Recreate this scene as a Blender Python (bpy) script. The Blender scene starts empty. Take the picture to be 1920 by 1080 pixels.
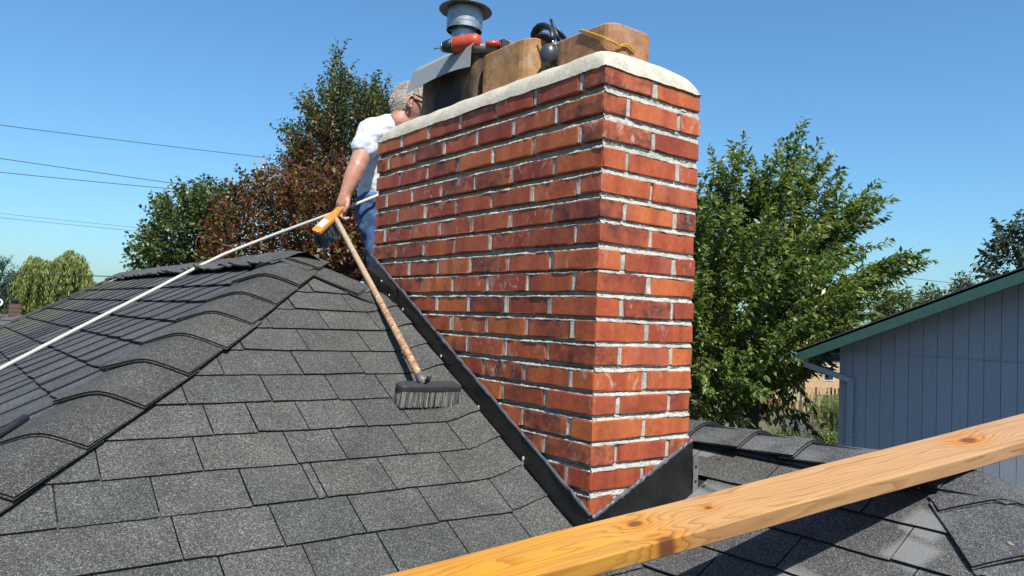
import bpy, math, random
import numpy as np
from mathutils import Matrix, Vector
R_ = math.radians
rng = np.random.default_rng(7)
random.seed(7)
SC = bpy.context.scene
COL = SC.collection

# ------------------------------------------------------------------ camera
# origin: top of the brickwork at the chimney's near corner; x along its short
# face, y along its long face, z up
CR = np.array([[0.7935699553815367, -0.6070049996301053, 0.04232796167784936],
               [0.05956077784912739, 0.008260680849886182, -0.9981905003023736],
               [0.6055569664843701, 0.7946550771095292, 0.042709118069743646]])
CP = np.array([-1.3978102385346198, -1.4600960849417504, -0.6988306848106318])
FPX = 1419.83
cam = bpy.data.cameras.new('camera'); camo = bpy.data.objects.new('camera', cam); COL.objects.link(camo)
cam.sensor_fit = 'HORIZONTAL'; cam.sensor_width = 36.0; cam.lens = 36.0 * FPX / 1920.0
cam.clip_start = 0.05; cam.clip_end = 2000
M = Matrix.Identity(4)
for i in range(3):
    M[i][0] = CR[0][i]; M[i][1] = -CR[1][i]; M[i][2] = -CR[2][i]; M[i][3] = CP[i]
camo.matrix_world = M
SC.camera = camo
SC.render.resolution_x = 1024; SC.render.resolution_y = 576

# ------------------------------------------------------------------ sky, sun, exposure
SUN_EL, SUN_AZ = 54.5, 17.0          # azimuth from -y towards -x
s_az, s_el = R_(SUN_AZ), R_(SUN_EL)
SUN = np.array([-math.sin(s_az) * math.cos(s_el), -math.cos(s_az) * math.cos(s_el), math.sin(s_el)])
world = bpy.data.worlds.new('World'); SC.world = world; world.use_nodes = True
wn = world.node_tree; bg = wn.nodes['Background']
sky = wn.nodes.new('ShaderNodeTexSky'); sky.sky_type = 'NISHITA'; sky.sun_disc = False
sky.sun_elevation = s_el; sky.sun_rotation = math.atan2(SUN[0], SUN[1])
sky.altitude = 0; sky.air_density = 1.2; sky.dust_density = 1.0; sky.ozone_density = 10.0
tint = wn.nodes.new('ShaderNodeMix'); tint.data_type = 'RGBA'; tint.blend_type = 'MULTIPLY'; tint.inputs[0].default_value = 1.0
tint.inputs[7].default_value = (0.80, 1.0, 1.0, 1.0)      # the camera's cool white balance
wn.links.new(sky.outputs['Color'], tint.inputs[6]); wn.links.new(tint.outputs[2], bg.inputs['Color']); bg.inputs['Strength'].default_value = 0.098
sl = bpy.data.lights.new('sun', 'SUN'); sl.energy = 5.0; sl.angle = R_(0.53); sl.color = (1.0, 0.955, 0.88)
slo = bpy.data.objects.new('sun', sl); COL.objects.link(slo)
slo.rotation_euler = Vector(SUN).to_track_quat('Z', 'Y').to_euler(); slo.location = (-3, -6, 9)
SC.view_settings.view_transform = 'Standard'; SC.view_settings.look = 'None'
SC.view_settings.exposure = 0.8; SC.view_settings.gamma = 1.0
SC.cycles.max_bounces = 6; SC.cycles.transparent_max_bounces = 6

# ------------------------------------------------------------------ helpers
def px(u, v, d):
    """a point that lies d metres into the scene in the direction (u, v)"""
    return CP + CR.T @ np.array([(u - 960) / FPX, (v - 540) / FPX, 1.0]) * d
def unit(v):
    v = np.asarray(v, float); return v / np.linalg.norm(v)
def inframe(P, m=60):
    q = (np.asarray(P) - CP) @ CR.T
    if q[2] < 0.05: return False
    u, v = 960 + FPX * q[0] / q[2], 540 + FPX * q[1] / q[2]
    return -m < u < 1920 + m and -m < v < 1080 + m

def wloc(o):
    v = np.zeros(3)
    while o is not None:
        v += np.array(o.location); o = o.parent
    return v
def new_mesh(name, verts, faces, mats=(), smooth=False, midx=None):
    me = bpy.data.meshes.new(name)
    me.from_pydata([tuple(map(float, v)) for v in verts], [], [tuple(int(i) for i in f) for f in faces])
    for m in mats: me.materials.append(m)
    if midx is not None: me.polygons.foreach_set('material_index', np.asarray(midx, dtype=np.int32))
    if smooth: me.polygons.foreach_set('use_smooth', np.ones(len(me.polygons), dtype=bool))
    me.update(); return me
def obj(name, verts, faces, mat, parent=None, smooth=False, midx=None, at=None):
    """one mesh object; verts are given in scene coordinates, origin put at `at` (default: the parent's origin)"""
    mats = mat if isinstance(mat, (list, tuple)) else [mat]
    base = wloc(parent) if parent is not None else np.zeros(3)
    org = np.asarray(at, float) if at is not None else base
    v = np.asarray(verts, float) - org
    o = bpy.data.objects.new(name, new_mesh(name, v, faces, mats, smooth, midx)); COL.objects.link(o)
    o.parent = parent; o.location = tuple(org - base)
    return o
def quick(name, verts, faces4, mat, parent=None, smooth=False, ntri=4):
    """big meshes of equal faces through foreach_set"""
    v = np.asarray(verts, np.float32); f = np.asarray(faces4, np.int32)
    base = wloc(parent) if parent is not None else np.zeros(3)
    v = v - base.astype(np.float32)
    me = bpy.data.meshes.new(name); n = len(f); k = f.shape[1]
    me.vertices.add(len(v)); me.vertices.foreach_set('co', v.ravel())
    me.loops.add(n * k); me.loops.foreach_set('vertex_index', f.ravel())
    me.polygons.add(n); me.polygons.foreach_set('loop_start', np.arange(0, n * k, k, dtype=np.int32))
    if smooth: me.polygons.foreach_set('use_smooth', np.ones(n, dtype=bool))
    me.materials.append(mat); me.update(calc_edges=True); me.validate()
    o = bpy.data.objects.new(name, me); COL.objects.link(o); o.parent = parent
    return o
def tag(o, label=None, cat=None, group=None, kind=None):
    if label: o['label'] = label
    if cat: o['category'] = cat
    if group: o['group'] = group
    if kind: o['kind'] = kind
    return o
def thing(name, label, cat, loc=(0, 0, 0), group=None):
    o = bpy.data.objects.new(name, None); COL.objects.link(o)
    o.location = tuple(map(float, loc)); o.empty_display_size = 0.2
    return tag(o, label, cat, group)

class MB:
    """collects shapes for ONE mesh"""
    def __init__(s): s.v = []; s.f = []; s.m = []
    def add(s, v, f, mi=0):
        b = len(s.v); s.v += [tuple(map(float, p)) for p in v]
        s.f += [tuple(int(i) + b for i in q) for q in f]; s.m += [mi] * len(f); return s
    def box(s, c, ax, ay, az, mi=0):
        """centre and three half-axis vectors"""
        c, ax, ay, az = map(lambda a: np.asarray(a, float), (c, ax, ay, az))
        v = [c + i * ax + j * ay + k * az for i in (-1, 1) for j in (-1, 1) for k in (-1, 1)]
        return s.add(v, [(0, 1, 3, 2), (4, 6, 7, 5), (0, 4, 5, 1), (2, 3, 7, 6), (0, 2, 6, 4), (1, 5, 7, 3)], mi)
    def bbox(s, lo, hi, mi=0):
        lo, hi = np.asarray(lo, float), np.asarray(hi, float); h = (hi - lo) / 2
        return s.box((lo + hi) / 2, (h[0], 0, 0), (0, h[1], 0), (0, 0, h[2]), mi)
    def cbox(s, c, ax, ay, az, b, mi=0):
        """box with chamfered edges, b metres"""
        c, ax, ay, az = map(lambda a: np.asarray(a, float), (c, ax, ay, az))
        la, lb, lc = map(np.linalg.norm, (ax, ay, az))
        fa, fb, fc = max(1 - b / la, .2), max(1 - b / lb, .2), max(1 - b / lc, .2)
        v = []; idx = {}
        for i in (-1, 1):
            for j in (-1, 1):
                for k in (-1, 1):
                    for w, (p, q, r) in enumerate(((1, fb, fc), (fa, 1, fc), (fa, fb, 1))):
                        idx[(i, j, k, w)] = len(v); v.append(c + i * p * ax + j * q * ay + k * r * az)
        f = []
        for i in (-1, 1):
            a = [idx[(i, j, k, 0)] for j, k in ((-1, -1), (1, -1), (1, 1), (-1, 1))]; f.append(a if i > 0 else a[::-1])
            a = [idx[(j, i, k, 1)] for j, k in ((-1, -1), (1, -1), (1, 1), (-1, 1))]; f.append(a[::-1] if i > 0 else a)
            a = [idx[(j, k, i, 2)] for j, k in ((-1, -1), (1, -1), (1, 1), (-1, 1))]; f.append(a if i > 0 else a[::-1])
        for i in (-1, 1):
            for j in (-1, 1):
                f.append((idx[(i, j, -1, 0)], idx[(i, j, 1, 0)], idx[(i, j, 1, 1)], idx[(i, j, -1, 1)]))
                f.append((idx[(i, -1, j, 0)], idx[(i, 1, j, 0)], idx[(i, 1, j, 2)], idx[(i, -1, j, 2)]))
                f.append((idx[(-1, i, j, 1)], idx[(1, i, j, 1)], idx[(1, i, j, 2)], idx[(-1, i, j, 2)]))
                for k in (-1, 1): f.append((idx[(i, j, k, 0)], idx[(i, j, k, 1)], idx[(i, j, k, 2)]))
        return s.add(v, f, mi)
    def tube(s, pts, rad, n=8, cap=True, mi=0, flat=1.0, upv=None):
        pts = [np.asarray(p, float) for p in pts]; m = len(pts)
        rad = [rad] * m if np.isscalar(rad) else list(rad)
        v = []; a = None
        for i, p in enumerate(pts):
            t = unit(pts[min(i + 1, m - 1)] - pts[max(i - 1, 0)])
            if a is None:
                a = np.cross(t, (0.123, 0.456, 0.881) if upv is None else upv)
                if np.linalg.norm(a) < 1e-3: a = np.cross(t, (1, 0, 0))
            a = unit(a - t * (a @ t)); b = np.cross(t, a)
            for k in range(n):
                th = 2 * math.pi * k / n
                v.append(p + rad[i] * (math.cos(th) * a + flat * math.sin(th) * b))
        f = [(i * n + k, i * n + (k + 1) % n, (i + 1) * n + (k + 1) % n, (i + 1) * n + k) for i in range(m - 1) for k in range(n)]
        if cap: f += [tuple(range(n))[::-1], tuple((m - 1) * n + k for k in range(n))]
        return s.add(v, f, mi)
    def lathe(s, c, axis, prof, n=24, mi=0):
        """profile: list of (radius, height along axis)"""
        c = np.asarray(c, float); axis = unit(axis); a = unit(np.cross(axis, (0.31, 0.9, 0.17))); b = np.cross(axis, a)
        v = [c + axis * h + r * (math.cos(2 * math.pi * k / n) * a + math.sin(2 * math.pi * k / n) * b) for r, h in prof for k in range(n)]
        f = [(i * n + k, i * n + (k + 1) % n, (i + 1) * n + (k + 1) % n, (i + 1) * n + k) for i in range(len(prof) - 1) for k in range(n)]
        return s.add(v, f, mi)
    def blob(s, c, ax, ay, az, nu=12, nv=8, mi=0, fn=None):
        """ellipsoid with half axes; fn(p in unit sphere) -> p reshapes it"""
        c, ax, ay, az = map(lambda a: np.asarray(a, float), (c, ax, ay, az)); v = []
        for j in range(nv + 1):
            th = math.pi * j / nv
            for i in range(nu):
                ph = 2 * math.pi * i / nu
                q = np.array([math.sin(th) * math.cos(ph), math.sin(th) * math.sin(ph), math.cos(th)])
                if fn is not None: q = fn(q)
                v.append(c + q[0] * ax + q[1] * ay + q[2] * az)
        f = [(j * nu + i, j * nu + (i + 1) % nu, (j + 1) * nu + (i + 1) % nu, (j + 1) * nu + i) for j in range(nv) for i in range(nu)]
        return s.add(v, f, mi)
    def cone(s, p0, p1, r0, r1, n=14, mi=0):
        """tapered capsule"""
        p0, p1 = np.asarray(p0, float), np.asarray(p1, float); t = unit(p1 - p0)
        pts = [p0 - t * r0 * .9, p0 - t * r0 * .6, p0, p0 + (p1 - p0) / 2, p1, p1 + t * r1 * .6, p1 + t * r1 * .9]
        return s.tube(pts, [r0 * .4, r0 * .8, r0, (r0 + r1) / 2, r1, r1 * .8, r1 * .4], n, True, mi)
    def slab(s, S, nu, nv, th, mi=0, mside=None):
        """S(u,v)->(point, normal), thickened downwards by th"""
        mside = mi if mside is None else mside
        top = []; bot = []
        for j in range(nv + 1):
            for i in range(nu + 1):
                p, n = S(i / nu, j / nv); top.append(np.asarray(p)); bot.append(np.asarray(p) - np.asarray(n) * th)
        k = (nu + 1) * (nv + 1); W = nu + 1
        f = [(j * W + i, j * W + i + 1, (j + 1) * W + i + 1, (j + 1) * W + i) for j in range(nv) for i in range(nu)]
        ring = [i for i in range(nu)] + [nu + j * W for j in range(nv)] + [nv * W + nu - i for i in range(nu)] + [(nv - j) * W for j in range(nv)]
        side = [(ring[(q + 1) % len(ring)], ring[q], ring[q] + k, ring[(q + 1) % len(ring)] + k) for q in range(len(ring))]
        b = len(s.v); s.v += [tuple(p) for p in top + bot]
        s.f += [tuple(i + b for i in q) for q in f]; s.m += [mi] * len(f)
        s.f += [tuple(i + b for i in q) for q in side]; s.m += [mside] * len(side)
        s.f += [(b + k, b + k + nv * W, b + k + nv * W + nu, b + k + nu)] if nu * nv == 1 else [tuple(i + b + k for i in q[::-1]) for q in f]
        s.m += [mside] * (1 if nu * nv == 1 else len(f))
        return s
    def build(s, name, mat, parent=None, smooth=False, at=None):
        return obj(name, s.v, s.f, mat, parent, smooth, s.m, at)

# ------------------------------------------------------------------ materials
ALB = 0.68       # reflectance scale of the whole palette
class NT:
    def __init__(s, name):
        s.m = bpy.data.materials.new(name); s.m.use_nodes = True; s.t = s.m.node_tree; s.n = s.t.nodes; s.b = s.n['Principled BSDF']
    def node(s, typ, props=None, **inp):
        n = s.n.new(typ)
        for k, v in (props or {}).items(): setattr(n, k, v)
        for k, v in inp.items():
            k2 = k.replace('_', ' ')
            sock = n.inputs[int(k[1:])] if (k[0] == 'i' and k[1:].isdigit()) else n.inputs[k2]
            if isinstance(v, bpy.types.NodeSocket): s.t.links.new(v, sock)
            else: sock.default_value = v
        return n
    def coord(s, which='Object'): return s.node('ShaderNodeTexCoord').outputs[which]
    def map(s, vec, scale=(1, 1, 1), loc=(0, 0, 0), rot=(0, 0, 0)):
        return s.node('ShaderNodeMapping', Vector=vec, Scale=scale, Location=loc, Rotation=rot).outputs[0]
    def noise(s, vec, scale, detail=2.0, rough=0.5, dist=0.0):
        return s.node('ShaderNodeTexNoise', Vector=vec, Scale=scale, Detail=detail, Roughness=rough, Distortion=dist).outputs['Fac']
    def vor(s, vec, scale, feat='F1', out='Distance'):
        return s.node('ShaderNodeTexVoronoi', {'feature': feat}, Vector=vec, Scale=scale).outputs[out]
    def ramp(s, fac, stops, interp='LINEAR'):
        n = s.node('ShaderNodeValToRGB', Fac=fac); n.color_ramp.interpolation = interp
        e = n.color_ramp.elements
        while len(e) < len(stops): e.new(0.5)
        for el, (p, c) in zip(e, stops):
            el.position = p; el.color = (*c, 1) if not np.isscalar(c) else (c, c, c, 1)
        return n.outputs['Color']
    def mix(s, fac, a, b, mode='MIX'):
        n = s.node('ShaderNodeMix', {'data_type': 'RGBA', 'blend_type': mode})
        for sock, v in ((n.inputs[0], fac), (n.inputs[6], a), (n.inputs[7], b)):
            if isinstance(v, bpy.types.NodeSocket): s.t.links.new(v, sock)
            else: sock.default_value = v if np.isscalar(v) else (*v, 1)
        return n.outputs[2]
    def math(s, op, a, b=0.0, clamp=False):
        n = s.node('ShaderNodeMath', {'operation': op, 'use_clamp': clamp})
        for sock, v in ((n.inputs[0], a), (n.inputs[1], b)):
            if isinstance(v, bpy.types.NodeSocket): s.t.links.new(v, sock)
            else: sock.default_value = v
        return n.outputs[0]
    def rnd(s): return s.node('ShaderNodeObjectInfo').outputs['Random']
    def jit(s, vec, amt=7.0):
        """shift the texture by a different amount for each object"""
        c = s.node('ShaderNodeCombineXYZ', X=s.math('MULTIPLY', s.rnd(), amt), Y=s.math('MULTIPLY', s.rnd(), -amt * 1.7), Z=s.math('MULTIPLY', s.rnd(), amt * 2.3)).outputs[0]
        return s.node('ShaderNodeVectorMath', {'operation': 'ADD'}, i0=vec, i1=c).outputs[0]
    def scaled(s, col):
        return s.mix(1.0, col, (ALB, ALB, ALB), 'MULTIPLY') if isinstance(col, bpy.types.NodeSocket) else tuple(c * ALB for c in col)
    def set(s, col=None, rough=None, spec=None, metal=None, bump=None, bstr=0.3, bdist=0.002):
        if col is not None and not np.isscalar(col): col = s.scaled(col)
        for k, v in (('Base Color', col), ('Roughness', rough), ('Specular IOR Level', spec), ('Metallic', metal)):
            if v is None: continue
            if isinstance(v, bpy.types.NodeSocket): s.t.links.new(v, s.b.inputs[k])
            else: s.b.inputs[k].default_value = v if np.isscalar(v) else (*v, 1)
        if bump is not None:
            bn = s.node('ShaderNodeBump', Height=bump, Strength=bstr, Distance=bdist)
            s.t.links.new(bn.outputs[0], s.b.inputs['Normal'])
        return s.m
def plain(name, col, rough=0.6, metal=0.0, nscale=30.0, namt=0.18, bstr=0.15, spec=0.4):
    t = NT(name); c = t.coord()
    n = t.noise(c, nscale, 4, 0.6)
    k = t.ramp(n, [(0.25, 1 - namt), (0.75, 1 + namt)])
    return t.set(t.mix(1.0, col, k, 'MULTIPLY'), rough, spec, metal, n, bstr, 0.003)

def mk_shingle(name, base, worn=0.0, olive=False):
    t = NT(name); c = t.coord()
    g = t.noise(c, 300, 2, 0.7)
    g2 = t.vor(c, 430, out='Color'); g2 = t.node('ShaderNodeSeparateColor', Color=g2).outputs[0]
    gran = t.ramp(g, [(0.34, tuple(x * .40 for x in base)), (0.52, base), (0.70, tuple(x * 1.75 for x in base))])
    speck = t.ramp(g2, [(0.86, 0.0), (0.93, 1.0)])
    col = t.mix(t.math('MULTIPLY', speck, 0.48), gran, (0.33, 0.33, 0.31))
    dk = t.ramp(g2, [(0.10, 1.0), (0.2, 0.0)])
    col = t.mix(t.math('MULTIPLY', dk, 0.7), col, (0.008, 0.008, 0.009))
    tone = t.ramp(t.rnd(), [(0.0, (0.90, 0.905, 0.91)), (0.5, (1.0, 1.0, 0.99)), (1.0, (1.12, 1.10, 1.05))])
    col = t.mix(1.0, col, tone, 'MULTIPLY')
    med = t.ramp(t.noise(c, 7, 4, 0.6), [(0.3, 0.78), (0.7, 1.2)])
    col = t.mix(1.0, col, med, 'MULTIPLY')
    stain = t.ramp(t.noise(c, 2.7, 3, 0.55), [(0.58, 0.0), (0.72, 1.0)])
    col = t.mix(t.math('MULTIPLY', stain, 0.30), col, (0.075, 0.068, 0.05))
    if worn:
        wv = t.node('ShaderNodeTexVoronoi', {'feature': 'F1', 'distance': 'CHEBYCHEV'}, Vector=t.map(c, (1, .8, 1), rot=(0, 0, .25)), Scale=8.5, Randomness=0.9)
        wr = t.node('ShaderNodeSeparateColor', Color=wv.outputs['Color']).outputs[1]
        w = t.math('MULTIPLY', t.ramp(wr, [(0.52, 0.0), (0.56, 1.0)]), t.ramp(wv.outputs['Distance'], [(0.24, 1.0), (0.40, 0.0)]))
        col = t.mix(t.math('MULTIPLY', w, worn), col, t.mix(0.45, (0.34, 0.34, 0.335), gran))
    if olive:
        y = t.node('ShaderNodeSeparateXYZ', Vector=c).outputs[1]
        k = t.math('ADD', y, t.math('MULTIPLY', t.noise(c, 2.2, 2), 0.9))
        k = t.ramp(t.math('MULTIPLY', k, 0.2), [(0.80, 0.0), (0.87, 1.0)])
        col = t.mix(t.math('MULTIPLY', k, 0.6), col, (0.15, 0.145, 0.10))
    return t.set(col, 0.86, 0.28, 0, t.math('ADD', g, t.math('MULTIPLY', g2, 0.5)), 0.55, 0.0025)
M_SHA = mk_shingle('shingle_granules', (0.083, 0.085, 0.080))
M_SHB = mk_shingle('shingle_granules_bluish', (0.078, 0.082, 0.090), olive=True)
M_SHD = mk_shingle('shingle_granules_worn', (0.082, 0.082, 0.082), worn=0.85)
M_CAP = mk_shingle('cap_granules', (0.068, 0.067, 0.062))
M_CAPR = mk_shingle('cap_granules_worn', (0.092, 0.094, 0.098), worn=0.25)
M_CAPM = mk_shingle('cap_granules_main', (0.088, 0.090, 0.094))
M_EDGE = plain('asphalt_edge', (0.010, 0.010, 0.011), 0.8, nscale=90, namt=0.3, bstr=0.3)
M_DECK = plain('roofing_felt', (0.014, 0.014, 0.015), 0.9, nscale=20)

def mk_brick():
    t = NT('fired_clay_brick'); c = t.jit(t.coord())
    r = t.rnd(); r2 = t.math('FRACT', t.math('MULTIPLY', r, 7.31)); r3 = t.math('FRACT', t.math('MULTIPLY', r, 23.7))
    base = t.ramp(r, [(0.0, (0.33, 0.062, 0.030)), (0.25, (0.47, 0.106, 0.039)), (0.5, (0.42, 0.084, 0.034)), (0.75, (0.55, 0.138, 0.039)), (1.0, (0.50, 0.114, 0.045))])
    # broad vertical bands of firing colour
    band = t.ramp(t.noise(t.map(c, (7, 7, 1.2)), 2.2, 1.5, 0.4), [(0.36, (0.80, 0.74, 0.80)), (0.48, (0.98, 0.97, 1.0)), (0.50, (1.05, 1.06, 1.03)), (0.64, (1.12, 1.24, 1.12))])
    col = t.mix(1.0, base, band, 'MULTIPLY')
    # smoke dark bricks
    dn = t.noise(t.map(c, (3, 3, 4)), 6, 3, 0.6)
    dk = t.math('MULTIPLY', t.ramp(dn, [(0.36, 0.0), (0.66, 1.0)]), t.ramp(r2, [(0.66, 0.0), (0.86, 0.88)]))
    col = t.mix(dk, col, (0.062, 0.030, 0.028))
    # fine mottling
    col = t.mix(1.0, col, t.ramp(t.noise(c, 60, 4, 0.65), [(0.3, 0.80), (0.7, 1.17)]), 'MULTIPLY')
    # pores and pits
    pit = t.ramp(t.noise(c, 130, 2, 0.5), [(0.72, 0.0), (0.80, 1.0)])
    col = t.mix(t.math('MULTIPLY', pit, t.ramp(r3, [(0.4, 0.15), (0.9, 0.8)])), col, (0.05, 0.022, 0.016))
    # lime bloom in streaks
    bl = t.noise(t.map(c, (1.6, 1.6, 1.0)), 24, 6, 0.72, 0.8)
    blm = t.math('MULTIPLY', t.ramp(bl, [(0.555, 0.0), (0.66, 1.0)]), t.ramp(t.math('FRACT', t.math('MULTIPLY', r, 41.3)), [(0.45, 0.05), (0.95, 0.85)]))
    col = t.mix(blm, col, (0.60, 0.47, 0.42))
    haze = t.ramp(t.noise(c, 9, 2, 0.5), [(0.5, 0.0), (0.75, 0.30)])
    col = t.mix(t.math('MULTIPLY', haze, t.ramp(r2, [(0.1, 1.0), (0.5, 0.1)])), col, (0.52, 0.22, 0.16))
    h = t.math('ADD', t.noise(c, 85, 4, 0.6), t.math('MULTIPLY', t.noise(c, 22, 3, 0.5), 1.6))
    h = t.math('SUBTRACT', h, pit)
    return t.set(col, t.ramp(t.noise(c, 14, 2), [(0.3, 0.48), (0.7, 0.72)]), 0.30, 0, h, 0.30, 0.0016)
M_BRICK = mk_brick()
def mk_mortar():
    t = NT('lime_mortar'); c = t.coord()
    n = t.noise(c, 45, 5, 0.7)
    col = t.ramp(n, [(0.28, (0.32, 0.30, 0.255)), (0.48, (0.50, 0.48, 0.415)), (0.72, (0.68, 0.66, 0.59))])
    sand = t.ramp(t.noise(c, 420, 1, 0.5), [(0.3, 0.70), (0.6, 1.1)])
    col = t.mix(1.0, col, sand, 'MULTIPLY')
    soot_shade = t.ramp(t.noise(c, 6, 4, 0.6), [(0.52, 0.0), (0.75, 0.55)])
    col = t.mix(soot_shade, col, (0.21, 0.20, 0.19))
    return t.set(col, 0.92, 0.2, 0, t.math('ADD', n, t.math('MULTIPLY', t.noise(c, 300, 2), 0.5)), 0.7, 0.003)
M_MORTAR = mk_mortar()
def mk_crown():
    t = NT('cement_wash'); c = t.coord()
    n = t.noise(c, 14, 6, 0.65)
    col = t.ramp(n, [(0.3, (0.52, 0.465, 0.36)), (0.55, (0.66, 0.61, 0.50)), (0.75, (0.75, 0.71, 0.61))])
    col = t.mix(1.0, col, t.ramp(t.noise(c, 380, 1), [(0.32, 0.66), (0.6, 1.06)]), 'MULTIPLY')
    trow = t.noise(t.map(c, (20, 2.5, 6)), 5, 5, 0.6)
    col = t.mix(t.ramp(trow, [(0.60, 0.0), (0.78, 0.5)]), col, (0.34, 0.31, 0.25))
    return t.set(col, 0.88, 0.2, 0, t.math('ADD', n, t.math('MULTIPLY', t.noise(c, 160, 3), 0.35)), 0.5, 0.006)
M_CROWN = mk_crown()
def mk_clay(name, base, soot_shade=0.0):
    t = NT(name); c = t.coord()
    n = t.noise(c, 30, 5, 0.65)
    col = t.mix(1.0, base, t.ramp(n, [(0.28, 0.60), (0.72, 1.25)]), 'MULTIPLY')
    sp = t.ramp(t.noise(c, 170, 2), [(0.62, 0.0), (0.72, 0.6)])
    col = t.mix(sp, col, (0.16, 0.085, 0.045))
    lm = t.ramp(t.noise(c, 13, 6, 0.75), [(0.53, 0.0), (0.68, 0.8)])
    col = t.mix(t.math('MULTIPLY', lm, 0.6), col, (0.55, 0.49, 0.42))
    if soot_shade:  # blotchy darkening that paints shade into the clay colour
        sn = t.ramp(t.noise(t.map(c, (1, 1, .5)), 6, 4, 0.6), [(0.32, 0.0), (0.6, 1.0)])
        col = t.mix(t.math('MULTIPLY', sn, soot_shade), col, (0.018, 0.016, 0.018))
    return t.set(col, 0.75, 0.3, 0, t.noise(c, 110, 3), 0.4, 0.002)
M_CLAY1 = mk_clay('clay_flue_rust', (0.44, 0.205, 0.095))
M_CLAY2 = mk_clay('clay_flue_tan', (0.53, 0.275, 0.105))
M_CLAY3 = mk_clay('clay_flue_shaded', (0.30, 0.175, 0.085), 0.95)  # far flue: shade from the sheet and middle flue put into the colour
def mk_flash():
    t = NT('black_painted_flashing'); c = t.coord()
    n = t.noise(c, 18, 5, 0.6)
    sc = t.ramp(t.noise(t.map(c, (1, 1, 1)), 75, 5, 0.7), [(0.66, 0.0), (0.78, 0.4)])
    col = t.mix(sc, t.ramp(n, [(0.3, 0.008), (0.7, 0.017)]), (0.10, 0.10, 0.10))
    return t.set(col, t.ramp(n, [(0.3, 0.22), (0.7, 0.48)]), 0.5, 0, t.math('ADD', n, t.math('MULTIPLY', t.noise(c, 5, 2), 3.0)), 0.35, 0.006)
M_FLASH = mk_flash()
M_CAULK = plain('grey_sealant', (0.085, 0.088, 0.10), 0.32, nscale=45, namt=0.6, bstr=0.6, spec=0.6)
M_SEALW = plain('white_sealant', (0.36, 0.36, 0.35), 0.5, nscale=60)
def mk_galv(name, col, rough=0.38, metal=0.75):
    t = NT(name); c = t.coord()
    v = t.vor(c, 45, out='Color'); v = t.node('ShaderNodeSeparateColor', Color=v).outputs[0]
    k = t.mix(1.0, col, t.ramp(v, [(0.0, 0.78), (1.0, 1.18)]), 'MULTIPLY')
    d = t.ramp(t.noise(c, 16, 5, 0.7), [(0.5, 0.0), (0.8, 0.5)])
    k = t.mix(d, k, (0.16, 0.13, 0.10))
    return t.set(k, rough, 0.5, metal, t.noise(c, 60, 3), 0.08, 0.002)
M_GALV = mk_galv('galvanised_steel', (0.46, 0.48, 0.50))
M_GALVD = mk_galv('weathered_steel_lid', (0.20, 0.195, 0.19), 0.5, 0.6)
M_SHEET = plain('grey_coated_sheet', (0.33, 0.345, 0.34), 0.5, nscale=12, namt=0.12, spec=0.4)
M_SHEETD = plain('dark_sheet_underside', (0.055, 0.058, 0.06), 0.6)
M_ORANGE = plain('orange_tool_plastic', (0.56, 0.065, 0.02), 0.36, nscale=20, namt=0.1, spec=0.5)
M_BLKPL = plain('black_tool_plastic', (0.022, 0.022, 0.024), 0.42, nscale=40, namt=0.25)
M_GREYPL = plain('grey_tool_plastic', (0.13, 0.13, 0.13), 0.5)
M_STEEL = plain('bare_steel', (0.55, 0.55, 0.55), 0.25, 0.9)
M_CUP = plain('charcoal_ear_cup', (0.055, 0.062, 0.072), 0.34, nscale=10, namt=0.1)
M_YEL = plain('yellow_nylon_cord', (0.62, 0.36, 0.03), 0.6, nscale=400, namt=0.3)
M_ROD = plain('white_fibreglass_rod', (0.62, 0.57, 0.49), 0.45, nscale=25, namt=0.1)
def mk_handle():
    t = NT('weathered_wooden_handle'); c = t.coord()
    n = t.noise(c, 55, 5, 0.7); col = t.ramp(n, [(0.35, (0.22, 0.10, 0.045)), (0.5, (0.42, 0.235, 0.12)), (0.60, (0.52, 0.37, 0.24)), (0.68, (0.70, 0.60, 0.48))])
    z = t.node('ShaderNodeSeparateXYZ', Vector=c).outputs[1]
    col = t.mix(t.ramp(z, [(0.45, 0.0), (0.75, 0.55)]), col, (0.53, 0.40, 0.28))
    return t.set(col, 0.7, 0.3, 0, n, 0.35, 0.002)
M_HANDLE = mk_handle()
M_BRBLK = plain('dark_grey_brush_block', (0.035, 0.036, 0.038), 0.7, nscale=35, namt=0.3)
def mk_bristle(name, a, b):
    t = NT(name); c = t.coord()
    k = t.ramp(t.node('ShaderNodeNewGeometry').outputs['Random Per Island'], [(0.0, a), (0.55, tuple((x + y) / 2 for x, y in zip(a, b))), (1.0, b)])
    return t.set(k, 0.55, 0.35)
M_BRIS = mk_bristle('grey_white_bristles', (0.03, 0.03, 0.032), (0.42, 0.40, 0.37))
M_BRIS2 = mk_bristle('blue_grey_bristles', (0.025, 0.032, 0.042), (0.22, 0.25, 0.29))
M_BRWOOD = plain('orange_lacquered_wood', (0.66, 0.27, 0.045), 0.35, nscale=25, namt=0.15, spec=0.5)
M_PAPER = plain('white_paper_sticker', (0.74, 0.68, 0.62), 0.6)
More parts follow.
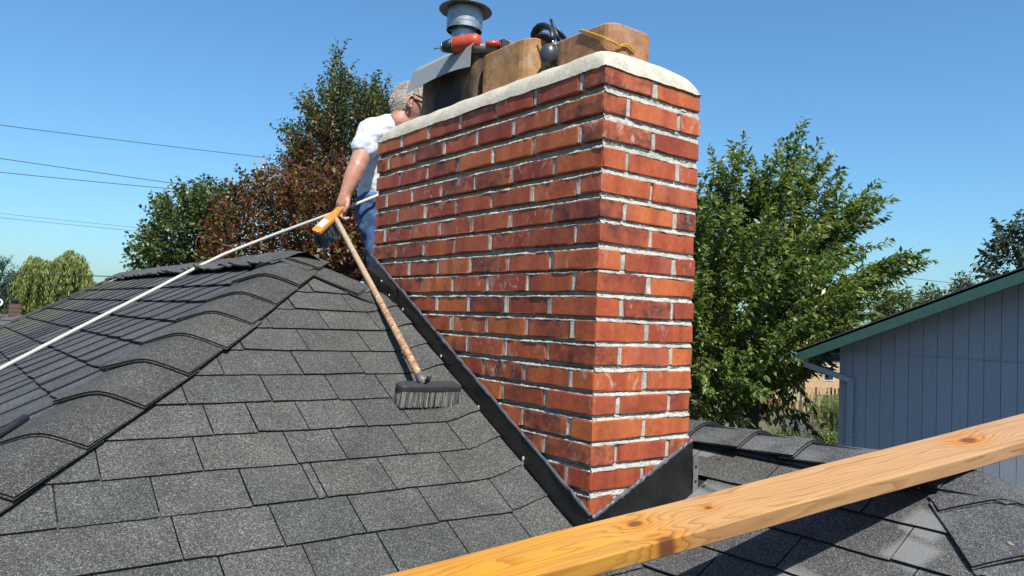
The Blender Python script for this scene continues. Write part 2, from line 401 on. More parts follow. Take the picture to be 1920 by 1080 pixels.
def mk_lumber():
    t = NT('fir_lumber'); c = t.coord('Object')
    x, y, z = [t.node('ShaderNodeSeparateXYZ', Vector=c).outputs[i] for i in range(3)]
    # rings curve round the knots: shift the cross coordinate near each one
    yy = t.math('ADD', y, t.math('MULTIPLY', z, 0.85))
    kn = None; ring = None
    for kx, ky, amp, rad in ((-0.365, 0.088, 0.040, 0.040), (-0.345, 0.000, 0.045, 0.045), (-0.185, 0.078, 0.016, 0.022), (0.62, 0.075, 0.040, 0.055), (-0.95, 0.05, 0.045, 0.05)):
        dx = t.math('SUBTRACT', x, kx); dy = t.math('SUBTRACT', y, ky)
        r2 = t.math('ADD', t.math('MULTIPLY', dx, t.math('MULTIPLY', dx, 0.45)), t.math('MULTIPLY', dy, dy))
        e = t.math('POWER', 2.718, t.math('MULTIPLY', r2, -1.0 / (rad * rad)))
        sg = t.math('MULTIPLY', e, amp)
        yy = t.math('ADD', yy, sg)
        core = t.math('POWER', 2.718, t.math('MULTIPLY', r2, -1.0 / (rad * rad * 0.13)))
        kn = core if kn is None else t.math('MAXIMUM', kn, core)
        ring = e if ring is None else t.math('MAXIMUM', ring, e)
    wob = t.noise(t.map(c, (0.55, 5, 5)), 1.6, 3, 0.5)
    wob2 = t.noise(t.map(c, (3.5, 40, 40)), 1.2, 3, 0.6)
    g = t.math('ADD', t.math('MULTIPLY', yy, 150), t.math('ADD', t.math('MULTIPLY', wob, 44), t.math('MULTIPLY', wob2, 1.2)))
    ringv = t.math('FRACT', t.math('MULTIPLY', g, 0.42))
    late = t.ramp(ringv, [(0.0, 0.0), (0.55, 0.12), (0.86, 0.75), (0.95, 1.0), (1.0, 0.0)])
    tone = t.ramp(t.math('ADD', t.math('MULTIPLY', x, 0.45), t.math('ADD', 0.42, t.math('MULTIPLY', t.noise(c, 2.3, 2), 0.22))),
                  [(0.10, (0.62, 0.28, 0.018)), (0.33, (0.61, 0.30, 0.042)), (0.44, (0.51, 0.29, 0.115)), (0.9, (0.50, 0.295, 0.155))])
    dark = t.ramp(t.math('ADD', t.math('MULTIPLY', x, 0.45), 0.5), [(0.2, (0.36, 0.11, 0.012)), (0.55, (0.34, 0.135, 0.04)), (0.9, (0.27, 0.115, 0.045))])
    fine = t.noise(t.map(c, (2, 90, 90)), 3, 3, 0.7)
    col = t.mix(t.math('MULTIPLY', late, t.ramp(fine, [(0.3, 0.35), (0.7, 1.0)])), tone, dark)
    # broad brown smears where the face is dirty
    sm = t.ramp(t.noise(t.map(c, (0.9, 12, 12)), 2.3, 5, 0.62), [(0.50, 0.0), (0.66, 0.5)])
    col = t.mix(sm, col, (0.33, 0.155, 0.065))
    pitch = t.ramp(ring, [(0.25, 0.0), (0.9, 0.75)])
    col = t.mix(pitch, col, t.mix(late, (0.58, 0.22, 0.022), (0.24, 0.075, 0.014)))
    col = t.mix(t.ramp(kn, [(0.30, 0.0), (0.75, 0.9)]), col, (0.15, 0.05, 0.02))
    spk = t.ramp(t.noise(c, 95, 2, 0.5), [(0.73, 0.0), (0.79, 0.8)])
    col = t.mix(spk, col, (0.08, 0.045, 0.02))
    return t.set(col, 0.66, 0.28, 0, t.math('ADD', late, t.math('MULTIPLY', fine, 0.5)), 0.22, 0.0012)
M_LUMBER = mk_lumber()

def mk_leaf(name, stops, rough=0.5, trans=0.35, spec=0.35):
    t = NT(name)
    r = t.node('ShaderNodeNewGeometry').outputs['Random Per Island']
    col = t.ramp(r, stops)
    t.set(col, rough, spec)
    tr = t.node('ShaderNodeBsdfTranslucent', Color=t.mix(1.0, col, (1.5 * ALB, 1.45 * ALB, 0.7 * ALB), 'MULTIPLY'))
    mx = t.node('ShaderNodeMixShader', Fac=trans, i1=t.b.outputs[0], i2=tr.outputs[0])
    t.t.links.new(mx.outputs[0], t.n['Material Output'].inputs['Surface'])
    return t.m
M_LCHERRY = mk_leaf('cherry_leaf', [(0, (0.065, 0.125, 0.028)), (0.4, (0.120, 0.195, 0.042)), (0.75, (0.20, 0.265, 0.065)), (1, (0.33, 0.35, 0.12))], 0.40, 0.32, 0.5)
M_LGREEN = mk_leaf('pear_leaf', [(0, (0.040, 0.075, 0.020)), (0.5, (0.080, 0.130, 0.034)), (0.85, (0.135, 0.175, 0.05)), (1, (0.21, 0.23, 0.07))], 0.45, 0.25, 0.45)
M_LRED = mk_leaf('plum_leaf', [(0, (0.080, 0.022, 0.018)), (0.3, (0.150, 0.040, 0.024)), (0.55, (0.22, 0.075, 0.030)), (0.68, (0.14, 0.105, 0.028)), (0.88, (0.14, 0.155, 0.038)), (1, (0.26, 0.21, 0.06))], 0.45, 0.25, 0.4)
M_LWIL = mk_leaf('willow_leaf', [(0, (0.14, 0.20, 0.05)), (0.5, (0.235, 0.30, 0.08)), (1, (0.37, 0.41, 0.14))], 0.55, 0.35, 0.3)
M_LOAK = mk_leaf('oak_leaf', [(0, (0.022, 0.042, 0.022)), (0.6, (0.042, 0.070, 0.035)), (1, (0.07, 0.10, 0.05))], 0.5, 0.2, 0.3)
M_LFAR = mk_leaf('far_leaf', [(0, (0.07, 0.11, 0.045)), (0.6, (0.11, 0.16, 0.06)), (1, (0.17, 0.20, 0.09))], 0.6, 0.3, 0.2)
M_LFIR = mk_leaf('blue_green_needles', [(0, (0.04, 0.10, 0.065)), (1, (0.09, 0.17, 0.10))], 0.6, 0.2, 0.2)
M_LAV = mk_leaf('lavender_flower', [(0, (0.16, 0.14, 0.30)), (0.6, (0.30, 0.27, 0.45)), (1, (0.45, 0.42, 0.52))], 0.7, 0.3, 0.2)
M_LDRY = mk_leaf('dry_stalk', [(0, (0.20, 0.14, 0.09)), (0.6, (0.32, 0.25, 0.16)), (1, (0.42, 0.35, 0.22))], 0.7, 0.2, 0.2)
M_BARK = plain('bark', (0.085, 0.066, 0.05), 0.9, nscale=40, namt=0.4, bstr=0.8)
M_BARKR = plain('reddish_twig_bark', (0.09, 0.045, 0.032), 0.85, nscale=40, namt=0.4, bstr=0.6)

def mk_siding():
    t = NT('blue_grey_painted_plywood'); c = t.jit(t.coord(), 1.0)
    gr = t.noise(t.map(c, (14, 14, 1.2)), 4, 5, 0.65)
    col = t.mix(1.0, (0.405, 0.43, 0.485), t.ramp(gr, [(0.3, 0.93), (0.7, 1.06)]), 'MULTIPLY')
    col = t.mix(1.0, col, t.ramp(t.rnd(), [(0, 0.96), (1, 1.04)]), 'MULTIPLY')
    return t.set(col, 0.6, 0.35, 0, gr, 0.5, 0.004)
M_SIDE = mk_siding()
M_SIDEG = plain('siding_groove', (0.28, 0.31, 0.38), 0.8)
M_FASC = plain('dark_green_fascia', (0.06, 0.15, 0.12), 0.5, nscale=15, namt=0.15)
M_SOFF = plain('soffit_board', (0.06, 0.05, 0.05), 0.8)
M_GUTE = plain('pale_gutter_rim', (0.33, 0.42, 0.36), 0.5)
M_GROUND = plain('garden_soil_and_lawn', (0.12, 0.105, 0.06), 0.95, nscale=0.6, namt=0.5, bstr=0.6)
M_WHITEH = plain('white_house_paint', (0.78, 0.78, 0.77), 0.6, nscale=3, namt=0.05)
M_SAGE = plain('sage_house_paint', (0.40, 0.46, 0.34), 0.6, nscale=3, namt=0.06)
M_TANH = plain('tan_house_paint', (0.56, 0.37, 0.20), 0.7, nscale=3, namt=0.08)
M_REDR = plain('red_metal_roof', (0.33, 0.06, 0.03), 0.5, nscale=4, namt=0.1)
M_BROWN = plain('brown_wood', (0.12, 0.065, 0.05), 0.7, nscale=10, namt=0.2)
M_GREYR = plain('grey_far_roof', (0.085, 0.085, 0.088), 0.85, nscale=12, namt=0.25)
M_GLASS = plain('window_glass', (0.03, 0.04, 0.05), 0.08, spec=0.6, namt=0.05)
M_POLE = plain('utility_pole_wood', (0.28, 0.26, 0.24), 0.8)
M_WIRE = plain('black_cable', (0.025, 0.027, 0.03), 0.6)
M_SKIN = None
def mk_skin():
    t = NT('skin'); c = t.coord()
    n = t.noise(c, 25, 4, 0.6); col = t.ramp(n, [(0.3, (0.48, 0.205, 0.135)), (0.55, (0.58, 0.285, 0.195)), (0.75, (0.62, 0.335, 0.24))])
    t.b.inputs['Subsurface Weight'].default_value = 0.15; t.b.inputs['Subsurface Radius'].default_value = (0.01, 0.004, 0.002)
    return t.set(col, 0.45, 0.4, 0, t.noise(c, 160, 3), 0.15, 0.001)
M_SKIN = mk_skin()
M_SHIRT = plain('white_cotton', (0.74, 0.76, 0.82), 0.9, nscale=22, namt=0.05, bstr=0.9, spec=.2)
def mk_jeans():
    t = NT('blue_denim'); c = t.coord()
    n = t.noise(c, 11, 4, 0.6); col = t.ramp(n, [(0.3, (0.025, 0.055, 0.125)), (0.55, (0.055, 0.115, 0.23)), (0.78, (0.16, 0.25, 0.39))])
    col = t.mix(t.ramp(t.noise(c, 30, 3, 0.6), [(0.68, 0.0), (0.73, 0.8)]), col, (0.42, 0.46, 0.52))
    return t.set(col, 0.85, 0.2, 0, t.noise(t.map(c, (1, 1, .5)), 60, 3), 0.5, 0.003)
M_JEANS = mk_jeans()
M_HAIR = mk_bristle('grey_hair', (0.52, 0.45, 0.36), (0.78, 0.72, 0.62))
def mk_haircap():
    t = NT('grey_hair_mass'); c = t.coord(); n = t.noise(t.map(c, (60, 60, 14)), 4, 4, .7)
    return t.set(t.ramp(n, [(.3, (.20, .17, .14)), (.52, (.40, .35, .29)), (.72, (.66, .60, .52))]), .6, .3, 0, n, .9, .006)
M_HAIRCAP = mk_haircap()
M_LENS = plain('black_glasses', (0.012, 0.012, 0.014), 0.2, spec=0.6)
M_SHOE = plain('brown_boot', (0.10, 0.055, 0.03), 0.7)

# ------------------------------------------------------------------ roof geometry
PT = 0.5733                                  # pitch
ZA = -1.3053; ZD = -1.420; HIPK = 1.705      # A: z=ZA+PT*y   D: z=ZD+PT*x   B: z=ZA+PT*(x+HIPK)
RX = -0.262                                  # main ridge x
RIDGE_Z = ZA + PT * (RX + HIPK)
WX = 0.682; WZ = ZD + PT * WX; WY = -0.665   # wing ridge
zA = lambda x, y: ZA + PT * y
zB = lambda x, y: ZA + PT * (x + HIPK)
zD = lambda x, y: ZD + PT * x
zE = lambda x, y: WZ - PT * (x - WX)
zF = lambda x, y: WZ + PT * (y - WY)
ux = math.sqrt(1 + PT * PT)
NA = np.array([0, -PT, 1]) / ux; NB = np.array([-PT, 0, 1]) / ux; ND = NB; NE = np.array([PT, 0, 1]) / ux; NF = NA
GZ = -5.7; EAVE = -3.2
EY = (EAVE - ZA) / PT; BXE = (EAVE - ZA) / PT - HIPK; DXE = (EAVE - ZD) / PT; FYE = WY + (EAVE - WZ) / PT; EXE = WX + (WZ - EAVE) / PT
GY = 4.85
RH = WX + WZ / PT - 0                        # helper: hip between A and E satisfies x + y = HS
HS = (WZ + PT * WX - ZA) / PT
APY = RX + HIPK                              # apex y

ground = obj('ground', [(-300, -300, GZ), (300, -300, GZ), (300, 300, GZ), (-300, 300, GZ)], [(0, 1, 2, 3)], M_GROUND)
tag(ground, kind='structure')

house = thing('house', 'house roof of dark grey asphalt shingles with hips, under the brick chimney', 'house', (0, 0, GZ))
def deck(name, poly, zf, off=-0.004):
    v = [(x, y, zf(x, y) + off) for x, y in poly]; n = len(v)
    w = [(a, b, c - 0.02) for a, b, c in v]
    f = [tuple(range(n)), tuple(range(2 * n - 1, n - 1, -1))] + [((i + 1) % n, i, n + i, n + (i + 1) % n) for i in range(n)]
    return obj(name, v + w, f, M_DECK, house)
VC = ZA and (ZD - ZA) / PT                   # valley A/D: y = x + VC  (VC<0)
e = 0.0
deckA = deck('roof_slope', [(EY - HIPK, EY), (DXE, EY), (WX, WX + VC), (HS - APY, APY)], zA)
deckB = deck('roof_slope', [(BXE, EY), (EY - HIPK, EY), (RX, APY), (RX, GY), (BXE, GY)], zB)
deckD = deck('roof_slope', [(DXE, EY), (DXE, DXE - (WX - WY)), (WX, WY), (WX, WX + VC)], zD)
deckF = deck('roof_slope', [(DXE, FYE), (EXE, FYE), (WX, WY)], zF)
deckE = deck('roof_slope', [(WX, WY), (EXE, FYE), (EXE, GY), (RX, GY), (RX, APY), (WX, WX + VC)], zE)
# walls below the eaves
wb = MB()
for a, b in (((BXE + .4, EY + .4), (DXE + .2, EY + .4)), ((DXE + .4, EY + .4), (DXE + .4, FYE + .4)), ((DXE + .4, FYE + .4), (EXE - .4, FYE + .4)), ((EXE - .4, FYE + .4), (EXE - .4, GY - .3)), ((EXE - .4, GY - .3), (BXE + .4, GY - .3)), ((BXE + .4, GY - .3), (BXE + .4, EY + .4))):
    a3, b3 = np.array([*a, 0]), np.array([*b, 0]); d = (b3 - a3) / 2; n = unit(np.cross(d, (0, 0, 1))) * .08
    c = (a3 + b3) / 2 + np.array([0, 0, (GZ + EAVE) / 2 + .05]); wb.box(c, d + unit(d) * .08, n, (0, 0, (EAVE - GZ) / 2 + .05))
wb.add([(BXE + .4, GY - .2, EAVE), (EXE - .4, GY - .2, EAVE), (RX, GY - .2, RIDGE_Z - .1)], [(0, 1, 2)])
wb.build('wall', M_WHITEH, house)

def smoothstep(a, b, x):
    t = min(max((x - a) / (b - a), 0), 1); return t * t * (3 - 2 * t)
def tab(parent, zf, nrm, q00, q10, q01, q11, mat, lift=None, seed=0, thick=0.005, stuff=None, hi=0.011, tilt=0.0):
    """one shingle tab on a slope; q00,q10 lower corners, q01,q11 upper ones (plan x,y)"""
    r = np.random.default_rng(seed); j = r.normal(0, 1, 8)
    q00, q10, q01, q11 = [np.array(q, float) for q in (q00, q10, q01, q11)]
    rag = r.normal(0, 0.0007, 9)
    dvec = unit(np.append(q01 - q00, 0))[:2]
    def S(u, v):
        p = (q00 * (1 - u) + q10 * u) * (1 - v) + (q01 * (1 - u) + q11 * u) * v
        if v == 0: p = p + dvec * (rag[int(round(u * 6))] + 0.0025 * j[4] * (u - .5))
        h = hi * (1 - v) + 0.0025 * v + 0.0009 * (1 - v) * (j[0] + j[1] * (u - .5)) + (1 - v) * 0.0010 * abs(j[2]) * abs(u - .5) * 2
        h += tilt * u
        z = zf(p[0], p[1]) + max(h, .004)
        if lift is not None: z += lift(p[0], p[1])
        return np.array([p[0], p[1], z]), nrm
    if stuff is not None: stuff.slab(S, 1, 1, thick, 0, 1); return
    cen, _ = S(.5, .5)
    MB().slab(S, 6, 2, thick, 0, 1).build('shingle', [mat, M_EDGE], parent)

GAP = 0.0035
sid = 100
stA = MB(); stB = MB(); stD = MB(); stE = MB(); stF = MB()
# slope A, courses of constant y
CY0, CDY = 0.152, 0.1128
JA = {0: [-.968, -.758, -.563, -.365, -.134], -1: [-1.13, -.90, -.72, -.537, -.339, -.138, .02], 1: [-1.177, -.99, -.794, -.639, -.615, -.427, -.231],
      2: [-1.088, -.874, -.647, -.513, -.332, -.137], 3: [-.823, -.712, -.575, -.403, -.257], 4: [-.86, -.638, -.441, -.272], 5: [-.738, -.507, -.305, -.12],
      6: [-.65, -.447, -.232], 7: [-.527, -.331, -.14], 8: [-.412, -.193], 9: [-.30, -.12]}
def liftA(x, y):
    return 0.030 * smoothstep(-0.17, -0.01, x) ** 1.5 if (x > -0.2 and 0 < y < 1.2) else 0.0
for k in range(-28, 11):
    yb = CY0 + k * CDY; yt = yb + CDY + 0.02
    xl = yb - HIPK + 0.02
    xr = min(-0.014, HS - yb - .01) if yb > 0.02 else yb - VC + .05
    if k in JA: js = JA[k]
    else:
        js = []; x = xl + rng.uniform(.05, .2)
        while x < xr - .05: js.append(x); x += float(rng.choice([.205, .195, .21, .16, .235]))
    xs = [xl] + [j for j in js if xl + .03 < j < xr - .02] + [xr]
    for a, b in zip(xs[:-1], xs[1:]):
        sid += 1
        skew = 0.0
        def cl(x, y): return min(max(x, y - HIPK + .075), (HS - y - .05) if y > .6 else 9)
        q = [(cl(a + GAP / 2, yb), yb), (cl(b - GAP / 2, yb), yb), (cl(a + GAP / 2, yt), yt), (cl(b - GAP / 2, yt), yt)]
        if b == xr and yb <= 0.02: q[3] = (yt - VC + .05, yt)
        if q[1][0] - q[0][0] < .02: continue
        m = ((a + b) / 2, (yb + yt) / 2)
        ok = any(inframe((xx, yy, zA(xx, yy)), 30) for xx, yy in q + [m])
        tab(deckA, zA, NA, *q, M_SHA, liftA, sid, stuff=None if ok else stA)
# part of slope A to the right of the chimney
for k in range(2, 6):
    yb = CY0 + k * CDY; yt = yb + CDY + .02
    sid += 1; tab(deckA, zA, NA, (.41, yb), (yb - VC, yb), (.41, yt), (yt - VC, yt), M_SHA, None, sid, stuff=stA)
# slope B, courses of constant x
GB = 0.0042
for k in range(-34, 3):
    xb = -0.760 + 0.1215 * k; xt = xb + 0.1215 + .02
    if xb > RX - .02: continue
    xt = min(xt, RX)
    y0 = xb + HIPK - .02
    y = y0 + rng.uniform(.02, .16); ys = [y0]
    while y < GY - .1: ys.append(y); y += float(rng.choice([.21, .2, .19, .24, .22, .13]))
    ys.append(GY - .02)
    for a, b in zip(ys[:-1], ys[1:]):
        sid += 1
        q = [(xb, b - GB), (xb, max(a + GB, xb + HIPK + .07)), (xt, b - GB), (xt, max(a + GB, xt + HIPK + .07))]
        if b < xb + HIPK + .09: continue
        if b < xt + HIPK + .09: q[2] = (xt, xt + HIPK + .09); q[3] = (xt, xt + HIPK + .07)
        ok = any(inframe((xx, yy, zB(xx, yy)), 25) for xx, yy in q)
        tab(deckB, zB, NB, *q, M_SHB, None, sid, stuff=None if ok else stB, hi=0.015, thick=.008, tilt=.0055)
# slope D, courses of constant x rising to the right
for k in range(-28, 5):
    xb = 0.135 + 0.1105 * k; xt = min(xb + 0.1105 + .02, WX)
    ylo = xb - (WX - WY) + .02
    yhi = -.012 if 0 <= xb + .11 <= .40 + .11 else xb + VC - .01
    if xb > .40: yhi = xb + VC - .01
    if xb < 0: yhi = min(xb + VC + .03, -.012)
    ys = [yhi]; y = yhi - {3: .16, 2: .30, 1: .10, 0: .22}.get(k, float(rng.uniform(.05, .3)))
    while y > ylo + .06: ys.append(y); y -= float(rng.choice([.30, .28, .22]))
    ys.append(ylo)
    for a, b in zip(ys[:-1], ys[1:]):
        sid += 1
        yy0 = max(b, xb - (WX - WY)); 
        q = [(xb, a - GAP / 2), (xb, b + GAP / 2), (xt, a - GAP / 2), (xt, max(b + GAP / 2, xt - (WX - WY) + .01))]
        ok = any(inframe((xx, yy_, zD(xx, yy_)), 25) for xx, yy_ in q)
        tab(deckD, zD, ND, *q, M_SHD, None, sid, stuff=None if ok else stD, hi=0.013)
# slopes E and F lie mostly out of sight
for k in range(0, 34):
    xb = WX + 0.12 * k + .12; xt = xb - .14
    for y in np.arange(-4.3, GY - .2, .23):
        if y < WY - (xt - WX) + .2: continue
        sid += 1; tab(deckE, zE, NE, (xb, y), (xb, y + .226), (xt, y), (xt, y + .226), M_SHD, None, sid, stuff=stE)
for k in range(0, 8):
    xb = WX - .12 * k; xt = xb - .14
    for y in np.arange(HS - xt + .0, GY - .2, .23):
        sid += 1; tab(deckE, zE, NE, (xb, y), (xb, y + .226), (max(xt, RX), y), (max(xt, RX), y + .226), M_SHD, None, sid, stuff=stE)
for k in range(0, 30):
    yb = WY - .12 * k - .12; yt = yb + .14
    for x in np.arange(WX + yb - WY - .05, WX - (yb - WY), .23):
        sid += 1; a = max(x, WX + yt - WY + .02); b = min(x + .226, WX - (yt - WY) - .02)
        if b - a < .05: continue
        ok = any(inframe((xx, yb, zF(xx, yb)), 20) for xx in (a, b))
        tab(deckF, zF, NF, (a, yb), (b, yb), (a, yt), (b, yt), M_SHD, None, sid, stuff=None if ok else stF)
for st, dk, mt in ((stA, deckA, M_SHA), (stB, deckB, M_SHB), (stD, deckD, M_SHD), (stE, deckE, M_SHD), (stF, deckF, M_SHD)):
    if st.v: tag(st.build('shingle_field', [mt, M_EDGE], dk), kind='stuff')

def caps(P0, P1, nA, nB, half, expo, mat, first=0.0, r0=0.018, curl=0.006, jag=0.0, seed=1, over=0.05, sub=10, lift=0.0, narrow=None):
    """bent cap shingles along a hip or ridge; each laps over the one nearer P0, exposed edge towards P0"""
    P0, P1 = np.array(P0, float), np.array(P1, float); L = np.linalg.norm(P1 - P0); t = (P1 - P0) / L
    sA = np.cross(t, nA); sB = np.cross(t, nB)
    if sA[2] > 0: sA = -sA
    if sB[2] > 0: sB = -sB
    r = np.random.default_rng(seed); s = first; i = 0
    while s < L - .02:
        ln = expo * r.uniform(.93, 1.07); s1 = min(s + ln + over, L + .02); j = r.normal(0, 1, 8); hw = half * r.uniform(.96, 1.05)
        o = MB()
        for ply in (0, 1):
            def S(u, v, ply=ply):
                w = (u - .5) * 2 * hw * (1.0 if ply == 0 else 1.012)
                if narrow is not None and w > 0: w *= narrow(s + (s1 - s) * v)
                ss = math.sqrt(w * w + r0 * r0) - r0
                h = lift + (0.020 - .0052 * ply) * (1 - v) + .006 * v + .0012 * (1 - v) * j[0]
                e = (abs(u - .5) * 2) ** 3
                h += e * (1 - v) * curl * (j[1] if u < .5 else j[2]) * .5
                a = s + (s1 - s) * v + (-.004 * ply if v == 0 else 0)
                if v == 0: a += .004 * j[3] * (u - .5) + jag * math.sin(u * 9 + j[4])
                if jag and (u == 0 or u == 1): w *= 1 + jag * 6 * math.sin(v * 7 + j[5]); h += jag * .6 * (1 + math.sin(v * 9 + j[6]))
                p = P0 + t * a + (sA + sB) / 2 * ss + (sA - sB) / 2 * w
                n = unit(nA * (.5 + .5 * w / hw) + nB * (.5 - .5 * w / hw)) if True else nA
                return p + n * max(h, .004), n
            o.slab(S, sub, 3, 0.0042, 0, 1)
        o.build('ridge_cap', [mat, M_EDGE], house); s += ln; i += 1
hipP = lambda x: (x, x + HIPK, zB(x, 0))
caps(hipP(-2.3), hipP(RX), NA, NB, 0.137, 0.1905, M_CAP, r0=.034, first=(-1.4215 + 2.3) * math.sqrt(2 + PT * PT) % .1905, seed=11,
     narrow=lambda q: float(np.interp(q / math.sqrt(2 + PT * PT) - 2.3, [-1.5, -1.3, -1.1, -.9], [.66, .74, .88, .97])))
caps((RX, GY + .02, RIDGE_Z), (RX, APY - .05, RIDGE_Z), NE, NB, 0.135, 0.135, M_CAPM, jag=0.006, seed=5, r0=.028, curl=.022, lift=.004)
caps((HS / 2 - .0 + .62, HS / 2 - .62, zE(HS / 2 + .62, 0)), (RX, HS - RX, zE(RX, 0)), NA, NE, 0.12, 0.20, M_CAP, first=.10, seed=8, r0=.025)
caps((WX, WY, WZ), (WX, WX + VC, WZ), ND, NE, 0.125, 0.187, M_CAPR, first=.045, seed=14, r0=.065, curl=.004, sub=14)
hl = lambda d, sx: (WX + sx * d, WY - d, WZ - PT * d)
caps(hl(2.6, -1), hl(.05, -1), ND, NF, 0.137, 0.19, M_CAPR, first=.03, seed=21, r0=.02)
caps(hl(2.6, 1), hl(.05, 1), NE, NF, 0.137, 0.19, M_CAPR, first=.08, seed=22, r0=.02)
def S(u, v):
    x = WX + (u - .5) * .20; y = WY - .10 + .18 * v; y2 = y - .02 * math.cos((u - .5) * 3.14)
    z = -math.log(sum(math.exp(-70 * q) for q in (zD(x, y2), zE(x, y2), zF(x, y2)))) / 70 + .021 + .004 * (1 - v)
    return np.array([x, y2, z]), np.array([0., -.3, .95])
MB().slab(S, 10, 8, .0045, 0, 1).build('ridge_cap', [M_CAPR, M_EDGE], house)
# rake strip along the far gable
o = MB(); L = (RX - BXE) * ux; k = 0
while k * .19 < L - .05:
    a = k * .19; x0 = RX - a / ux; x1 = RX - (a + .23) / ux
    o.box(((x0 + x1) / 2, GY - .03, (zB(x0, 0) + zB(x1, 0)) / 2 + .016 + .004 * (k % 2)), ((x0 - x1) / 2, 0, (zB(x0, 0) - zB(x1, 0)) / 2 - .004), (0, .075, 0), NB * .004); k += 1
o.bbox((-9, 0, 0), (-8.9, 0.01, .01)) if False else None
o.build('rake_shingle_edge', M_CAP, house)

# ------------------------------------------------------------------ chimney
chim = thing('chimney', 'red brick chimney with three clay flues and black flashing rising through the roof', 'chimney', (0.2, 0.65, -1.3))
J = 0.0155; RWd = 0.3964; LWd = 1.3108; HB = 0.0525
MX = (RWd + J) / 2; MY = (LWd + J) / 6.5; BLX = MX - J; BLY = MY - J; BHX = MX / 2 - J; BHY = MY / 2 - J   # modules, lengths and depths along x and y
ZT = [0, -.0733, -.1475, -.2227, -.292, -.3613, -.4268, -.497, -.5588, -.6254, -.6905, -.7568, -.8242, -.8893, -.9557, -1.0199, -1.0878, -1.1555, -1.2215, -1.288]
def mk_brick_mesh(sx, sy, sz, seed, chips=2):
    r = np.random.default_rng(seed)
    gx = [-1, -1 + .012 / sx, -.33, .33, 1 - .012 / sx, 1] if sx > .12 else [-1, -1 + .012 / sx, 1 - .012 / sx, 1]
    gy = [-1, -1 + .012 / sy, -.33, .33, 1 - .012 / sy, 1] if sy > .12 else [-1, -1 + .012 / sy, 1 - .012 / sy, 1]
    gz = [-1, -1 + .008 / sz, 1 - .008 / sz, 1]
    g = [gx, gy, gz]; n = [len(a) for a in g]; idx = {}; v = []; f = []
    def vid(i, j, k):
        if (i, j, k) in idx: return idx[(i, j, k)]
        p = np.array([gx[i] * sx / 2, gy[j] * sy / 2, gz[k] * sz / 2])
        ex = [i in (0, n[0] - 1), j in (0, n[1] - 1), k in (0, n[2] - 1)]
        if sum(ex) >= 2:
            a = abs(r.normal(.0009, .0005))
            if r.random() < .045 * chips: a += r.uniform(.002, .006)
            for d in range(3):
                if ex[d]: p[d] -= np.sign(p[d]) * a * (1.3 if sum(ex) == 3 else .8)
        p += r.normal(0, .0005, 3)
        idx[(i, j, k)] = len(v); v.append(p); return len(v) - 1
    for ax in range(3):
        b, c = [d for d in range(3) if d != ax]
        for side in (0, n[ax] - 1):
            for p in range(n[b] - 1):
                for q in range(n[c] - 1):
                    def mk(pp, qq):
                        t = [0, 0, 0]; t[ax] = side; t[b] = pp; t[c] = qq; return vid(*t)
                    quad = [mk(p, q), mk(p + 1, q), mk(p + 1, q + 1), mk(p, q + 1)]
                    flip = (side == 0) ^ (ax == 1)
                    f.append(quad[::-1] if flip else quad)
    return new_mesh('brick', v, f, [M_BRICK], False)
BM = {}
for nm, s in (('x', (BLX, BHY, HB)), ('y', (BHX, BLY, HB))):
    BM[nm] = [mk_brick_mesh(*s, 500 + i) for i in range(14)]
def roofz(x, y):
    a = max(min(zA(x, y), zE(x, y)), zD(x, y) if x < WX else -9)
    return a
bi = 0
def brick(kind, cx, cy, zt):
    global bi
    bi += 1; r = np.random.default_rng(9000 + bi)
    o = bpy.data.objects.new('brick', BM[kind][r.integers(14)]); COL.objects.link(o); o.parent = chim
    l = np.array([cx, cy, zt - HB / 2]) - np.array(chim.location) + r.normal(0, 1, 3) * (.0012, .0012, .0006)
    o.location = tuple(l)
    o.rotation_euler = (r.normal(0, .005), r.normal(0, .005), r.normal(0, .006))
    o.scale = (1 + r.normal(0, .006), 1 + r.normal(0, .006), 1 + r.normal(0, .02))
for k, zt in enumerate(ZT):
    L = []
    if k % 2 == 0:
        L += [('x', BLX / 2, BHY / 2), ('x', MX + BLX / 2, BHY / 2)]
        for i in range(6):
            cy = BHY + J + i * MY + BLY / 2
            L += [('y', BHX / 2, cy), ('y', RWd - BHX / 2, cy)]
        L += [('x', RWd / 2, LWd - BHY / 2)]
    else:
        for i in range(6):
            cy = i * MY + BLY / 2
            L += [('y', BHX / 2, cy), ('y', RWd - BHX / 2, cy)]
        L += [('x', RWd / 2, BHY / 2), ('x', BLX / 2, LWd - BHY / 2), ('x', MX + BLX / 2, LWd - BHY / 2)]
    for kd, cx, cy in L:
        lo = min(roofz(cx + a, cy + b) for a in (-.1, 0, .1) for b in (-.1, 0, .1))
        if zt < lo + .02: continue
        brick(kd, cx, cy, zt)
